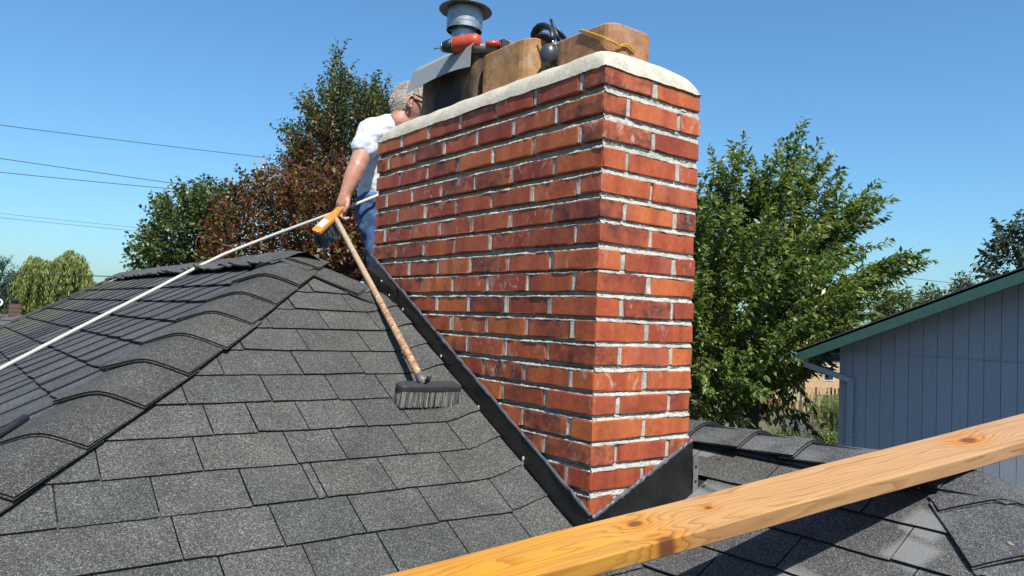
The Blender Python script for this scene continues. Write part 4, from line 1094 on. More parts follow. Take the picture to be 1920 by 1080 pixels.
# legs
hipR = px(704, 392, 3.93); hipL = px(745, 392, 4.10); kneR = px(716, 478, 3.80); kneL = px(765, 485, 4.0)
def onE(P): return np.array([P[0], P[1], zE(P[0], P[1]) + .095])
ankR = onE(px(752, 600, 4.0)); ankL = onE(px(800, 600, 4.22))
for h_, k_, a_ in ((hipR, kneR, ankR), (hipL, kneL, ankL)): body.cone(h_, k_, .082, .058); body.cone(k_, a_, .056, .038)
remeshed(body.build('body', M_SKIN, man, True), .0058, 3)
# shirt
s = MB(); slv = shR * .60 + elb * .40
s.cone(shR * .9 + shL * .1, shL * .9 + shR * .1, .070, .070); s.cone(neck * .25 + chest * .75 - fwd_h * .02, chest, .115, .128); s.cone(chest - fwd_h * .01, waist, .130, .128); s.cone(waist, waist + unit(waist - chest) * .035, .128, .122)
s.cone(neck * .62 + chest * .38 - fwd_h * .028, chest, .082, .115); s.cone(neck * .70 + chest * .30 - fwd_h * .02, shR, .068, .064); s.cone(chest, shR * .8 + chest * .2, .11, .07)
s.cone(shR, slv, .064, .066); s.cone(slv, slv + unit(elb - shR) * .012, .069, .067); s.cone(shL, shL * .6 + shL2 * .4, .072, .070)
remeshed(s.build('shirt', M_SHIRT, man, True), .008, 4, (.05, .022))
# jeans
j_ = MB(); j_.cone(waist + unit(waist - chest) * .03, (hipR + hipL) / 2 + np.array([0, 0, .02]), .116, .128)
for h_, k_, a_ in ((hipR, kneR, ankR), (hipL, kneL, ankL)): j_.cone(h_, k_, .108, .078); j_.cone(k_, a_ + np.array([0, 0, .03]), .078, .064)
j_.cone(hipR, hipL, .11, .11)
remeshed(j_.build('jeans', M_JEANS, man, True), .011, 5, (.06, .03))
for a_ in (ankR, ankL):
    toe = np.array([1., -.25, -PT * 1.0]); toe = unit(toe)
    MB().blob(a_ + toe * .06 - np.array([0, 0, .055]), toe * .135, np.cross(toe, NE) * .048, NE * .040, 14, 8).build('boot', M_SHOE, man, True)
# hair: a cap of short strands over the back and top of the head
r = np.random.default_rng(77); V = []; F = []
cap_ = MB(); nu, nv = 36, 24; hv = []; keep = []
for j in range(nv + 1):
    th = math.pi * j / nv
    for i in range(nu):
        ph = 2 * math.pi * i / nu; a = np.array([math.sin(th) * math.cos(ph), math.sin(th) * math.sin(ph), math.cos(th)]); x, y, z = a
        ok_ = not (z < -.55 or (x > .60 and z < .60) or (x > -.16 and z < .34 and abs(y) > .3) or (z < -.32 and x > -.3)); b = headf(a) * (1.075 + .02 * math.sin(7 * ph + 3 * th) * math.sin(9 * th) + (.05 if z > .4 else 0))
        hv.append(hc + fwd_h * b[0] * .098 + sid_h * b[1] * .076 + up_h * b[2] * .118); keep.append(ok_)
cap_.add(hv, [q for q in ((j * nu + i, j * nu + (i + 1) % nu, (j + 1) * nu + (i + 1) % nu, (j + 1) * nu + i) for j in range(nv) for i in range(nu)) if sum(keep[k] for k in q) >= 3])
cap_.build('hair', M_HAIRCAP, man, True)
for q in range(6000):
    a = r.normal(0, 1, 3); a /= np.linalg.norm(a)
    x, y, z = a
    if z < -.62 + .62 * max(x, 0) * 2.0 or x > .62 and z < .55: continue
    if x > -.22 and z < .30 and abs(y) > .3: continue
    if z < -.35 and x > -.35: continue
    b = headf(a); p = hc + fwd_h * b[0] * .098 + sid_h * b[1] * .076 + up_h * b[2] * .118
    nrm = unit(fwd_h * x / .098 + sid_h * y / .076 + up_h * z / .118)
    d = unit(nrm * (.45 if z > .45 else .14) + up_h * (.35 if z > .45 else -.8) - fwd_h * (.45 + .3 * (z < .45)) + r.normal(0, .17, 3)); l = r.uniform(.010, .022) * (1.2 if z > .5 else .9)
    s_ = unit(np.cross(d, r.normal(0, 1, 3))) * .0012; k = len(V); mid = p + d * l * .5 + nrm * .002; e = mid + unit(d + np.array([0, 0, -.35])) * l * .5; p = p - nrm * .003
    V += [p - s_, p + s_, mid - s_, mid + s_, e]; F += [(k, k + 1, k + 3, k + 2), (k + 2, k + 3, k + 4)]
o = tag(obj('hair_strands', V, F, M_HAIR, man), kind='stuff')
gl = MB(); g0 = hc + sid_h * .079 - fwd_h * .002 + up_h * .022; g1 = hc + sid_h * .074 + fwd_h * .088 + up_h * .012
gl.tube([g0 - fwd_h * .012 - up_h * .012, g0, g1], [.0035, .0045, .006], 8)
for sg in (1, -1): gl.blob(hc + fwd_h * .100 + sid_h * sg * .034 + up_h * .008, fwd_h * .008, sid_h * .030, up_h * .020, 12, 8)
g0b = hc - sid_h * .079 - fwd_h * .002 + up_h * .022; gl.tube([g0b, hc - sid_h * .074 + fwd_h * .088 + up_h * .012], [.0045, .006], 8)
gl.build('glasses', M_LENS, man, True)

# hand brush that he holds
hbz = thing('hand_brush', 'hand brush with orange wooden back and dark bristles held by the man', 'brush', px(615, 415, 3.62))
b0, b1 = px(592, 436, 3.58), px(640, 391, 3.66); bax = unit(b1 - b0)
bw = unit(rt * .72 + dn * .42 - fw * .55); bw = unit(bw - bax * (bw @ bax)); bn = np.cross(bax, bw)
if bn @ dn > 0: bn = -bn
bL = np.linalg.norm(b1 - b0); bcen = (b0 + b1) / 2
o = MB(); V = []
for s_, w_ in ((-.5, .80), (-.47, .98), (-.2, 1.0), (.12, .98), (.24, .72), (.36, .62), (.52, .66), (.60, .5)):
    for y, z in ((-1, -.6), (-1, .3), (-.85, 1), (.85, 1), (1, .3), (1, -.6), (.85, -1), (-.85, -1)): V.append(bcen + bax * bL * s_ + bw * y * .029 * w_ + bn * z * .011)
F = [(i * 8 + k, i * 8 + (k + 1) % 8, (i + 1) * 8 + (k + 1) % 8, (i + 1) * 8 + k) for i in range(7) for k in range(8)] + [tuple(range(8))[::-1], tuple(56 + k for k in range(8))]
o.add(V, F).build('brush_back', M_BRWOOD, hbz)
MB().box(bcen - bax * bL * .18 + bn * .0118, bax * bL * .14, bw * .018, bn * .0006).build('sticker', M_PAPER, hbz)
V, F = bristles(bcen - bax * bL * .15 - bn * .010, bax, bw, unit(-bn + dn * .25), 60, 12, .078, bL * .34, .026, .12, 9, .0017)
tag(obj('bristle_tuft', V, F, M_BRIS2, hbz), kind='stuff')

# ------------------------------------------------------------------ neighbour's building on the right
NX = 7.5
nb = thing('blue_grey_house', 'gable end of blue grey house with dark green rake board at right', 'house', (NX, 1.5, GZ))
rakez = lambda y: -.812 + .392 * (3.43 - y)          # underside of the roof at the wall
gy = [3.442, 3.34, 3.165, 2.997, 2.835, 2.676, 2.52, 2.367, 2.206, 2.046, 1.895, 1.734, 1.582]
while gy[-1] > -1.5: gy.append(gy[-1] - .155)
core = MB(); core.add([(NX + .03, 3.44, GZ), (NX + .03, -6, GZ), (NX + .03, -6, rakez(-1.3) - 1.9), (NX + .03, -1.3, rakez(-1.3)), (NX + .03, 3.44, rakez(3.44))], [(0, 1, 2, 3, 4)])
core.bbox((NX + .04, -6, GZ), (NX + 9, 3.44, -.95)); core.build('wall_backing', M_SIDEG, nb)
for a, b in zip(gy[:-1], gy[1:]):
    for lo, hi, pr_ in ((GZ, -.905, 0.0), (-.893, None, -.004)):
        y0_, y1_ = a - .003, b + .003
        za, zb_ = (hi, hi) if hi is not None else (rakez(y0_), rakez(y1_))
        if hi is None and za < lo + .01: continue
        V = [(NX + pr_, y0_, lo), (NX + pr_, y1_, lo), (NX + pr_, y1_, zb_), (NX + pr_, y0_, za)]
        V += [(x + .028, y, z) for x, y, z in V]
        obj('siding_board', V, [(0, 1, 2, 3)[::-1], (4, 5, 6, 7), (0, 1, 5, 4), (1, 2, 6, 5), (2, 3, 7, 6), (3, 0, 4, 7)], M_SIDE, nb, at=(NX, (a + b) / 2, -2))
MB().bbox((NX - .012, -1.5, -.906), (NX + .01, 3.44, -.8935)).build('drip_strip', M_SIDE, nb)
MB().bbox((NX - .022, 3.40, GZ), (NX + .10, 3.492, rakez(3.49))).build('corner_board', M_SIDE, nb)
MB().bbox((NX - .022, 3.36, -.98), (NX + .0, 3.40, -.90)).build('corner_block', M_SIDE, nb)
# roof plate, rake board, gutter
fx = 7.08; fb = lambda y: -1.055 + .392 * (3.803 - y); rid = -1.9
V = []
for y in (3.825, rid):
    V += [(fx, y, fb(y) + .155), (NX + 9, y, fb(y) + .155), (NX + 9, y, fb(y) + .115), (fx, y, fb(y) + .115)]
obj('roof_plate', V, [(0, 1, 2, 3)[::-1], (4, 5, 6, 7), (0, 4, 5, 1)[::-1], (1, 5, 6, 2)[::-1], (2, 6, 7, 3)[::-1], (3, 7, 4, 0)[::-1]], M_GREYR, nb)
V = [(fx + 0, y, z) for y, z in ((3.825, fb(3.825)), (3.825, fb(3.825) + .142), (rid, fb(rid) + .142), (rid, fb(rid)))]; V += [(x + .035, y, z) for x, y, z in V]
obj('rake_board', V, [(0, 1, 2, 3), (7, 6, 5, 4), (0, 4, 5, 1), (1, 5, 6, 2), (2, 6, 7, 3), (3, 7, 4, 0)], M_FASC, nb)
V = [(fx + .036, 3.80, fb(3.80) + .10), (NX + .03, 3.80, fb(3.80) + .10), (NX + .03, rid, fb(rid) + .10), (fx + .036, rid, fb(rid) + .10)]
obj('soffit', V, [(0, 1, 2, 3)], M_SOFF, nb)
g = MB(); gp = [(3.83, fb(3.83) + .015), (3.83, fb(3.83) + .115), (3.90, fb(3.83) + .118), (3.90, fb(3.83) + .108), (3.87, fb(3.83) + .015)]
V = [(fx - .01, y, z) for y, z in gp] + [(NX + 9, y, z) for y, z in gp]
g.add(V, [(0, 1, 2, 3, 4), (0, 5, 6, 1), (4, 9, 5, 0), (3, 8, 9, 4), (2, 7, 8, 3)]); gu_ = g.build('gutter', M_FASC, nb)
MB().tube([(fx - .012, y, z) for y, z in gp[:1] + gp[1:3] + gp[4:] + gp[:1]], .005, 6).build('gutter_rim', M_GUTE, gu_)
dsx = NX - .055
def rect_tube(pts, wx, wy, name):
    o = MB(); o.tube(pts, math.sqrt(2) * wx, 4, upv=(0.7071, .7071, 0)); return o
d_ = MB()
p0_, p1_, p2_, p3_ = np.array([fx + .14, 3.80, -1.01]), np.array([fx + .14, 3.80, -1.085]), np.array([dsx, 3.335, -1.245]), np.array([dsx, 3.335, GZ])
for a, b, ex in ((p0_, p1_, .0), (p1_, p2_, .012), (p2_ + (0, 0, .02), p3_, 0)):
    dd = unit(b - a); side = unit(np.cross(dd, (1, 0, 0))) if abs(dd[2]) < .9 else np.array([0, 1., 0]); oth = np.cross(dd, side)
    d_.cbox((a + b) / 2, dd * (np.linalg.norm(b - a) / 2 + ex), side * .034, oth * .026, .006)
d_.build('downspout', M_SIDE, nb)
for z in (-1.9, -3.6): MB().bbox((dsx - .030, 3.335 - .038, z - .012), (NX, 3.335 + .038, z + .012)).build('downspout_strap', M_SIDE, nb)

# ------------------------------------------------------------------ trees
def bez(a, b, c, n):
    t = np.linspace(0, 1, n)[:, None]; return (1 - t) ** 2 * a + 2 * t * (1 - t) * b + t * t * c
def leaves(shoots, ll, lw, spacing, r, droop=.35, along=.55, start=.12, fold=.4, upb=1.1, jit=0.01):
    V = []; n_tot = 0; B = []; T = []
    for P in shoots:
        seg = np.linalg.norm(np.diff(P, axis=0), axis=1); L = seg.sum(); m = max(int(L * (1 - start) / spacing), 2)
        s = np.linspace(start, 1.0, m) * L; cs = np.concatenate([[0], np.cumsum(seg)])
        pos = np.stack([np.interp(s, cs, P[:, i]) for i in range(3)], 1)
        tan = np.gradient(pos, axis=0); tan /= np.linalg.norm(tan, axis=1)[:, None] + 1e-9
        B.append(pos + r.normal(0, jit, (m, 3))); T.append(tan)
    B = np.concatenate(B); T = np.concatenate(T); N = len(B)
    rad = np.cross(T, r.normal(0, 1, (N, 3))); rad /= np.linalg.norm(rad, axis=1)[:, None] + 1e-9
    d = T * along + rad * .8 + np.array([0, 0, -droop]) + r.normal(0, .18, (N, 3)); d /= np.linalg.norm(d, axis=1)[:, None]
    nn = r.normal(0, .55, (N, 3)) + np.array([0, 0, upb]) + rad * .25; nn -= d * (nn * d).sum(1)[:, None]; nn /= np.linalg.norm(nn, axis=1)[:, None]
    sd = np.cross(d, nn); l = ll * r.uniform(.65, 1.15, N)[:, None]; w = lw * r.uniform(.75, 1.15, N)[:, None]
    mid = B + d * l * .48
    V = np.stack([B, mid + sd * w * .5 + nn * w * fold * .5, B + d * l - nn * l * .10, mid - sd * w * .5 + nn * w * fold * .5], 1).reshape(-1, 3)
    F = np.arange(4 * N).reshape(-1, 4)
    return V, F
def twigs(o, shoots, r0, n=4, every=1):
    for P in shoots[::every]:
        k = max(len(P) // 4, 1); Q = P[::k] if len(P[::k]) > 1 else P
        o.tube(list(Q), list(np.linspace(r0, r0 * .25, len(Q))), n, cap=False)
def inpoly(u, v, poly):
    c = False; n = len(poly)
    for i in range(n):
        (x1, y1), (x2, y2) = poly[i], poly[(i + 1) % n]
        if (y1 > v) != (y2 > v) and u < (x2 - x1) * (v - y1) / (y2 - y1) + x1: c = not c
    return c
def sample_crown(poly, d0, depth, n, r):
    """points through the body of a crown whose outline stands at distance d0"""
    us = [p[0] for p in poly]; vs = [p[1] for p in poly]; out = []
    cu, cv = sum(us) / len(us), sum(vs) / len(vs)
    while len(out) < n:
        u, v = r.uniform(min(us), max(us)), r.uniform(min(vs), max(vs))
        if not inpoly(u, v, poly): continue
        out.append(px(u, v, d0 + r.uniform(-depth, depth)))
    return out
def limb_tree(o, base, fork, ends, r0, r1, r):
    mid = (base + fork) / 2 + r.normal(0, .08, 3)
    o.tube(list(bez(base, mid, fork, 6)), list(np.linspace(r0 * 1.25, r0, 6)), 9)
    for e in ends:
        c = fork * .55 + e * .45 + np.array([0, 0, .25]) * np.linalg.norm(e - fork) * .5 + r.normal(0, .1, 3)
        o.tube(list(bez(fork, c, e, 7)), list(np.linspace(r1, r1 * .25, 7)), 6)
def on_ground(P): return np.array([P[0], P[1], GZ])

# --- the big cherry tree to the right of the chimney
r = np.random.default_rng(41); D = 11.0
ct = thing('cherry_tree', 'large leafy cherry tree with long arching shoots to the right of the chimney', 'tree', on_ground(px(1408, 760, D)))
base = on_ground(px(1412, 760, D)); fork = px(1408, 735, D); tr = MB()
limb_tree(tr, base, fork, [px(1330, 520, 10.4), px(1420, 470, 11.2), px(1500, 520, 11.6), px(1560, 600, 10.8), px(1240, 560, 11), px(1450, 640, 9.9), px(1320, 640, 12), px(1520, 690, 11)], .13, .07, r)
tips = [(1395, 252), (1350, 300), (1375, 330), (1460, 288), (1500, 232), (1538, 262), (1553, 290), (1575, 335), (1528, 300), (1650, 336), (1630, 355), (1672, 371), (1664, 402), (1610, 425), (1668, 450), (1704, 470), (1748, 486), (1716, 500), (1690, 520), (1655, 556), (1330, 345), (1312, 400), (1290, 330), (1430, 335), (1485, 320), (1600, 380), (1620, 395), (1560, 360), (1415, 300), (1665, 545), (1680, 495), (1645, 590), (1620, 620), (1405, 285), (1440, 300), (1475, 262), (1515, 275), (1510, 250), (1545, 315), (1590, 350), (1640, 372), (1375, 290), (1356, 325), (1690, 478), (1730, 490)]
sh_ = []
for u, v in tips:
    d1 = D + r.uniform(-.9, .9); e = px(u, v, d1); s0 = px(1400 + (u - 1400) * .42 - 10, 640 + (v - 640) * .42, D + (d1 - D) * .4)
    c = (s0 + e) / 2 + CR[0] * r.uniform(-.25, .02) - CR[1] * r.uniform(-.1, .15); mp = bez(s0, c, e, 14); sh_.append(mp)
    for q in range(6):
        t = r.uniform(.15, .72); p = mp[int(t * 13)]; e2 = p + (e - s0) * r.uniform(.18, .35) + CR[0] * r.normal(0, .16) - CR[1] * r.uniform(-.12, .18) + CR[2] * r.normal(0, .2)
        sh_.append(bez(p, (p + e2) / 2 + r.normal(0, .04, 3), e2, 8))
poly = [(1150, 460), (1250, 440), (1330, 435), (1400, 445), (1450, 455), (1490, 475), (1530, 510), (1560, 550), (1575, 595), (1560, 630), (1530, 655), (1520, 690), (1440, 735), (1390, 785), (1300, 790), (1150, 780)]
cen = px(1335, 760, D)
for P in sample_crown(poly, D, 1.6, 760, r):
    o_ = unit(P - cen + r.normal(0, .25, 3)); dr_ = unit(o_ * .9 + CR[0] * .22 - CR[1] * .15 + r.normal(0, .13, 3)); l = r.uniform(.55, 1.15)
    e = P + dr_ * l * .62; s0 = P - dr_ * l * .38; sh_.append(bez(s0, P + np.array([0, 0, .09 * l]), e - np.array([0, 0, .05 * l]), 8))
for P in sample_crown([(1300, 640), (1450, 690), (1560, 680), (1565, 730), (1545, 780), (1500, 800), (1470, 790), (1420, 800), (1300, 800)], D - .3, 1.0, 40, r):      # drooping lower branches
    dr_ = unit(CR[0] * r.uniform(-.2, .8) + CR[1] * r.uniform(.1, .7) + r.normal(0, .25, 3)); l = r.uniform(.35, .75); sh_.append(bez(P - dr_ * l * .5, P, P + dr_ * l * .5, 8))
twigs(tr, sh_, .011, 4, 2)
tr.build('trunk', M_BARK, ct, True)
V, F = leaves(sh_, .120, .048, .0150, r, droop=.55, along=.95, start=.05)
quick('crown', V, F, M_LCHERRY, ct)

def poly_tree(name, label, poly, tips, D, depth, n, mats, seed, ll, lw, sp, sl=(.25, .6), trunk_u=None, bark=None, droop=.2, upbias=.5, fork_v=560, group=None, ratio=None):
    r = np.random.default_rng(seed); us = [p[0] for p in poly]; vs = [p[1] for p in poly]
    tu = trunk_u if trunk_u is not None else (min(us) + max(us)) / 2
    t_ = thing(name, label, 'tree', on_ground(px(tu, fork_v, D)), group); tr = MB(); fork = px(tu, fork_v, D); cen = px(tu, (min(vs) + max(vs)) / 2 + 30, D)
    ends = sample_crown(poly, D, depth * .6, 9, r)
    limb_tree(tr, on_ground(fork), fork, ends, .016 * D * .8, .006 * D, r)
    groups = [[] for _ in mats]
    for P in sample_crown(poly, D, depth, n, r):
        o_ = unit(P - cen); dr_ = unit(o_ * .8 - CR[1] * upbias + r.normal(0, .4, 3)); l = r.uniform(*sl)
        g = 0 if len(mats) == 1 else int(r.random() > (ratio(P) if ratio else .5))
        groups[g].append(bez(P - dr_ * l * .5, P + r.normal(0, .03 * l, 3), P + dr_ * l * .5, 6))
    for u, v in tips:
        e = px(u, v, D + r.uniform(-.3, .3) * depth); b = cen * .45 + e * .55 + r.normal(0, .05, 3); P = bez(b, (b + e) / 2 + r.normal(0, .06, 3), e, 10); groups[-1].append(P)
        for q in range(4):
            p = P[3 + q]; e2 = p + (e - b) * r.uniform(.15, .3) + r.normal(0, .1, 3) * np.linalg.norm(e - b) * 1.2; groups[-1].append(bez(p, (p + e2) / 2, e2, 6))
    for g in groups: twigs(tr, g, .0009 * D, 3, 2)
    tr.build('trunk', bark or M_BARK, t_, True)
    for g, m in zip(groups, mats):
        if g: V, F = leaves(g, ll, lw, sp, r, droop=droop); quick('crown', V, F, m, t_)
    return t_
poly_tree('plum_tree', 'bushy red brown leaved plum tree just behind the roof apex', [(385, 560), (392, 440), (415, 395), (445, 350), (500, 335), (545, 330), (590, 320), (660, 310), (760, 310), (790, 560)], [(455, 328), (480, 318), (505, 322), (430, 372), (445, 350), (475, 330), (530, 325)],
          8.7, .9, 1500, [M_LRED, M_LRED], 51, .060, .032, .0175, (.22, .5), 600, M_BARKR, .1, .5)
poly_tree('pear_tree', 'tall mixed green and bronze tree rising above the man and the chimney', [(540, 400), (538, 300), (548, 250), (570, 225), (566, 195), (600, 190), (618, 150), (640, 145), (665, 165), (700, 175), (722, 170), (745, 200), (800, 260), (800, 400)], [(629, 74), (633, 95), (626, 110), (612, 135), (645, 120), (716, 134), (722, 150), (700, 160), (545, 232), (533, 228), (525, 235), (558, 183), (562, 190), (590, 170), (680, 150), (665, 150), (545, 275), (735, 185), (540, 300)],
          10.6, 1.0, 1350, [M_LRED, M_LGREEN], 52, .062, .034, .019, (.25, .6), 650, M_BARK, .1, .7, ratio=lambda P: .72 if P[2] < 1.7 else .25)
poly_tree('green_bush_tree', 'rounded dark green leafy tree left of the red plum tree', [(262, 560), (268, 450), (290, 410), (310, 385), (340, 370), (380, 362), (410, 360), (440, 370), (435, 420), (410, 470), (405, 560)], [(234, 462), (228, 496), (240, 478), (285, 405), (300, 366), (322, 372), (338, 342), (382, 330), (398, 345), (418, 350), (268, 425), (262, 445), (250, 500)],
          9.4, .8, 640, [M_LGREEN], 53, .068, .040, .019, (.22, .5), 350, M_BARK, .15, .5)

# --- far trees
def far_tree(name, label, poly, tips, D, depth, n, mat, seed, ll, lw, sp, sl, tu, group=None, up=.3, droop=.3):
    return poly_tree(name, label, poly, tips, D, depth, n, [mat], seed, ll, lw, sp, sl, tu, None, droop, up, 590, group)
far_tree('oak_tree', 'dark oak crown above the green rake board at the right edge', [(1838, 500), (1850, 470), (1862, 455), (1875, 425), (1900, 418), (1990, 400), (2060, 520), (2000, 640), (1870, 600)], [(1845, 480), (1850, 455), (1868, 450), (1890, 412), (1885, 425), (1840, 500)], 42, 2.0, 330, M_LOAK, 61, .42, .24, .13, (.6, 1.4), 1950)
far_tree('distant_tree', 'pale green distant tree beside the cherry, above the blue house roof', [(1630, 640), (1640, 570), (1665, 548), (1700, 550), (1715, 570), (1720, 640)], [(1668, 543), (1690, 545)], 46, 1.6, 260, M_LFAR, 62, .36, .18, .12, (.5, 1.2), 1680, 'distant trees')
far_tree('distant_tree', 'small deep green distant tree in the middle of the skyline gap', [(1705, 640), (1715, 565), (1735, 545), (1760, 548), (1775, 575), (1780, 640)], [(1745, 538), (1765, 545)], 50, 1.6, 240, M_LGREEN, 63, .36, .18, .12, (.5, 1.2), 1745, 'distant trees')
far_tree('distant_tree', 'feathery pale distant tree nearest the dark oak', [(1765, 640), (1775, 560), (1790, 530), (1812, 520), (1832, 535), (1850, 560), (1880, 640)], [(1800, 515), (1820, 512), (1785, 535)], 48, 1.6, 260, M_LFAR, 64, .34, .14, .11, (.6, 1.4), 1815, 'distant trees')
far_tree('spruce_tree', 'blue green conifer cut by the left edge of the picture', [(-90, 620), (-60, 500), (-20, 480), (8, 495), (18, 530), (12, 590), (0, 620)], [(20, 478), (24, 500), (22, 530), (12, 485), (26, 515)], 30, 1.3, 200, M_LFIR, 65, .22, .05, .045, (.5, 1.1), -30)
# low belt of woods along the horizon
r = np.random.default_rng(90); V = []; F = []; N = 9000
az = math.atan2(CR[2][1], CR[2][0]) + r.uniform(-1.5, 1.5, N); dd = r.uniform(84, 98, N)
top = 5.2 + 1.0 * np.sin(az * 23) + .8 * np.sin(az * 61 + 1) + .5 * np.sin(az * 140)
B = np.stack([CP[0] + dd * np.cos(az), CP[1] + dd * np.sin(az), GZ + top * r.uniform(0.02, 1, N) ** .8], 1)
a_ = r.normal(0, 1, (N, 3)); a_ /= np.linalg.norm(a_, axis=1)[:, None]; b_ = np.cross(a_, r.normal(0, 1, (N, 3))); b_ /= np.linalg.norm(b_, axis=1)[:, None]
k_ = r.uniform(.35, .75, N)[:, None]
V = np.stack([B - a_ * k_, B + b_ * k_ * .6, B + a_ * k_, B - b_ * k_ * .6], 1).reshape(-1, 3)
tag(quick('distant_woods', V, np.arange(4 * N).reshape(-1, 4), M_LFAR), 'low belt of distant green woods along the horizon', 'woods', kind='stuff')
# weeping willow
r = np.random.default_rng(71); D = 36.0
wt = thing('willow_tree', 'yellow green weeping willow beyond the left end of the roof', 'tree', on_ground(px(95, 560, D)))
tr = MB(); fork = px(95, 560, D); limb_tree(tr, on_ground(fork), fork, [px(u, v, D + q) for u, v, q in ((60, 505, 0), (100, 490, .5), (140, 490, -.5), (30, 525, .4), (165, 520, 0))], .35, .16, r)
tr.build('trunk', M_BARK, wt, True); sh_ = []
dome = [(-10, 555), (0, 540), (20, 525), (40, 510), (50, 490), (58, 478), (75, 482), (95, 488), (115, 478), (135, 468), (155, 476), (165, 492), (172, 515), (185, 535), (200, 575)]
for q in range(680):
    u = r.uniform(-25, 197); topv = np.interp(u, [p[0] for p in dome], [p[1] for p in dome]); v = topv + abs(r.normal(0, 1)) * 28; dd = D + r.uniform(-1.6, 1.6) * (1 if v > topv + 8 else .6)
    a = px(u, v, dd); l = r.uniform(.6, 1.7); o_ = CR[0] * r.normal(0, .22) - CR[2] * r.uniform(-.1, .3)
    b = a + o_ * l * .6 + np.array([0, 0, .18 * l]); e = a + o_ * l * .9 - np.array([0, 0, l]); sh_.append(bez(a, b, e, 8))
V, F = leaves(sh_, .25, .055, .032, r, droop=1.3, along=.8, start=0, jit=.03); quick('crown', V, F, M_LWIL, wt)

# ------------------------------------------------------------------ garden and houses seen through the gap on the right
def shrub(name, label, u, v, D, w, h, n, mat, seed, ll, lw, sp, upright=.6, group=None, cat='shrub'):
    r = np.random.default_rng(seed); b = on_ground(px(u, v, D)); t_ = thing(name, label, cat, b, group); sh = []
    for q in range(n):
        a = b + np.array([r.normal(0, .28) * w, r.normal(0, .28) * w, 0]); e = b + np.array([r.normal(0, .5) * w, r.normal(0, .5) * w, h * r.uniform(.55, 1.0)])
        if upright > .8: e = a + np.array([r.normal(0, .12) * w, r.normal(0, .12) * w, h * r.uniform(.7, 1.05)])
        sh.append(bez(a, (a + e) / 2 + np.array([0, 0, .15 * h]), e, 6))
    o = MB(); twigs(o, sh, .012, 3, 2); o.build('stems', M_BARK, t_)
    V, F = leaves(sh, ll, lw, sp, r, droop=.1, start=.2 if upright < .8 else .45); quick('foliage', V, F, mat, t_)
shrub('lavender', 'clump of pale lilac lavender spikes beyond the wing ridge', 1492, 832, 33.5, 1.1, 1.15, 120, M_LAV, 81, .07, .03, .03, .9)
shrub('dry_plant', 'dry brown seed stalks behind the lavender', 1518, 815, 35, 1.0, 1.5, 90, M_LDRY, 82, .07, .02, .045, .9)
shrub('green_shrub', 'bright green low shrub against the blue house corner', 1550, 836, 33, 1.3, .85, 150, M_LCHERRY, 83, .10, .05, .035, .5)
shrub('yellow_shrub', 'yellowish shrub just above the ridge left of the lavender', 1462, 832, 33.5, .7, .75, 90, M_LWIL, 84, .09, .04, .035, .5)
shrub('tall_shrub', 'olive and yellow tall shrub behind the green one by the downspout', 1562, 800, 37, 1.2, 2.1, 150, M_LWIL, 85, .11, .05, .05, .5)
def small_house(name, label, c, wdir, w, dpt, h, rh, wall, roof, cat='house', win=True):
    """gabled house; c: middle of the near wall on the ground"""
    c = np.asarray(c, float); wd = unit(wdir); bk = np.array([-wd[1], wd[0], 0]); bk = bk if bk @ CR[2] > 0 else -bk
    t_ = thing(name, label, cat, c)
    a, b = c - wd * w / 2, c + wd * w / 2; zz = np.array([0, 0, 1.])
    V = [a, b, b + bk * dpt, a + bk * dpt]; V += [p + zz * h for p in V]; V += [(V[4] + V[7]) / 2 + zz * rh, (V[5] + V[6]) / 2 + zz * rh]
    obj('wall', V, [(0, 1, 5, 4), (1, 2, 6, 5), (2, 3, 7, 6), (3, 0, 4, 7), (4, 7, 8), (5, 9, 6)], wall, t_)
    o = MB(); ov = .35
    for p, q in ((V[4], V[5]), (V[7], V[6])):
        e0 = p - wd * ov; e1 = q + wd * ov; r0, r1 = V[8] - wd * ov, V[9] + wd * ov; sl_ = unit(e0 - r0); e0, e1 = e0 + sl_ * ov, e1 + sl_ * ov
        Q = [e0, e1, r1, r0]; Q = [x + zz * .03 for x in Q] + [x + zz * .15 for x in Q]
        o.add(Q, [(0, 1, 2, 3), (7, 6, 5, 4), (0, 4, 5, 1), (1, 5, 6, 2), (2, 6, 7, 3), (3, 7, 4, 0)])
    o.build('roof', roof, t_)
    if win:
        for s in (-.28, .05, .33):
            p = c + wd * w * s + zz * h * .55 - bk * .02
            f = MB().box(p, wd * .55, bk * .03, zz * .6).build('window', M_WHITEH, t_); MB().box(p - bk * .035, wd * .46, bk * .008, zz * .52).build('pane', M_GLASS, f)
wd_ = unit((CR[0][0], CR[0][1], 0))
small_house('white_cottage', 'white walled cottage glimpsed under the cherry tree', on_ground(px(1395, 800, 52)), wd_, 4.6, 6, 2.6, 1.5, M_WHITEH, M_GREYR)
small_house('sage_cottage', 'sage green sided cottage behind the white one', on_ground(px(1462, 795, 56)), wd_, 3.4, 6, 3.0, 1.4, M_SAGE, M_GREYR)
small_house('garden_shed', 'small garden shed with red roof in front of the white cottage', on_ground(px(1425, 815, 42)), unit(wd_ + np.array([.5, .6, 0])), 1.5, 1.6, 1.15, .42, M_BROWN, M_REDR, 'shed', False)
small_house('tan_house', 'tan house with orange walls seen beside the downspout', on_ground(px(1545, 780, 62)), unit(wd_ + np.array([.2, .3, 0])), 7, 7, 3.2, 1.8, M_TANH, M_BROWN)
aw = thing('patio_cover', 'dark brown patio cover next to the blue house corner', 'patio cover', on_ground(px(1570, 768, 44)))
A0 = px(1585, 768, 44); MB().box(A0, wd_ * 1.0, np.cross(wd_, (0, 0, 1)) * 1.2, (0, 0, .09)).build('roof', M_BROWN, aw)
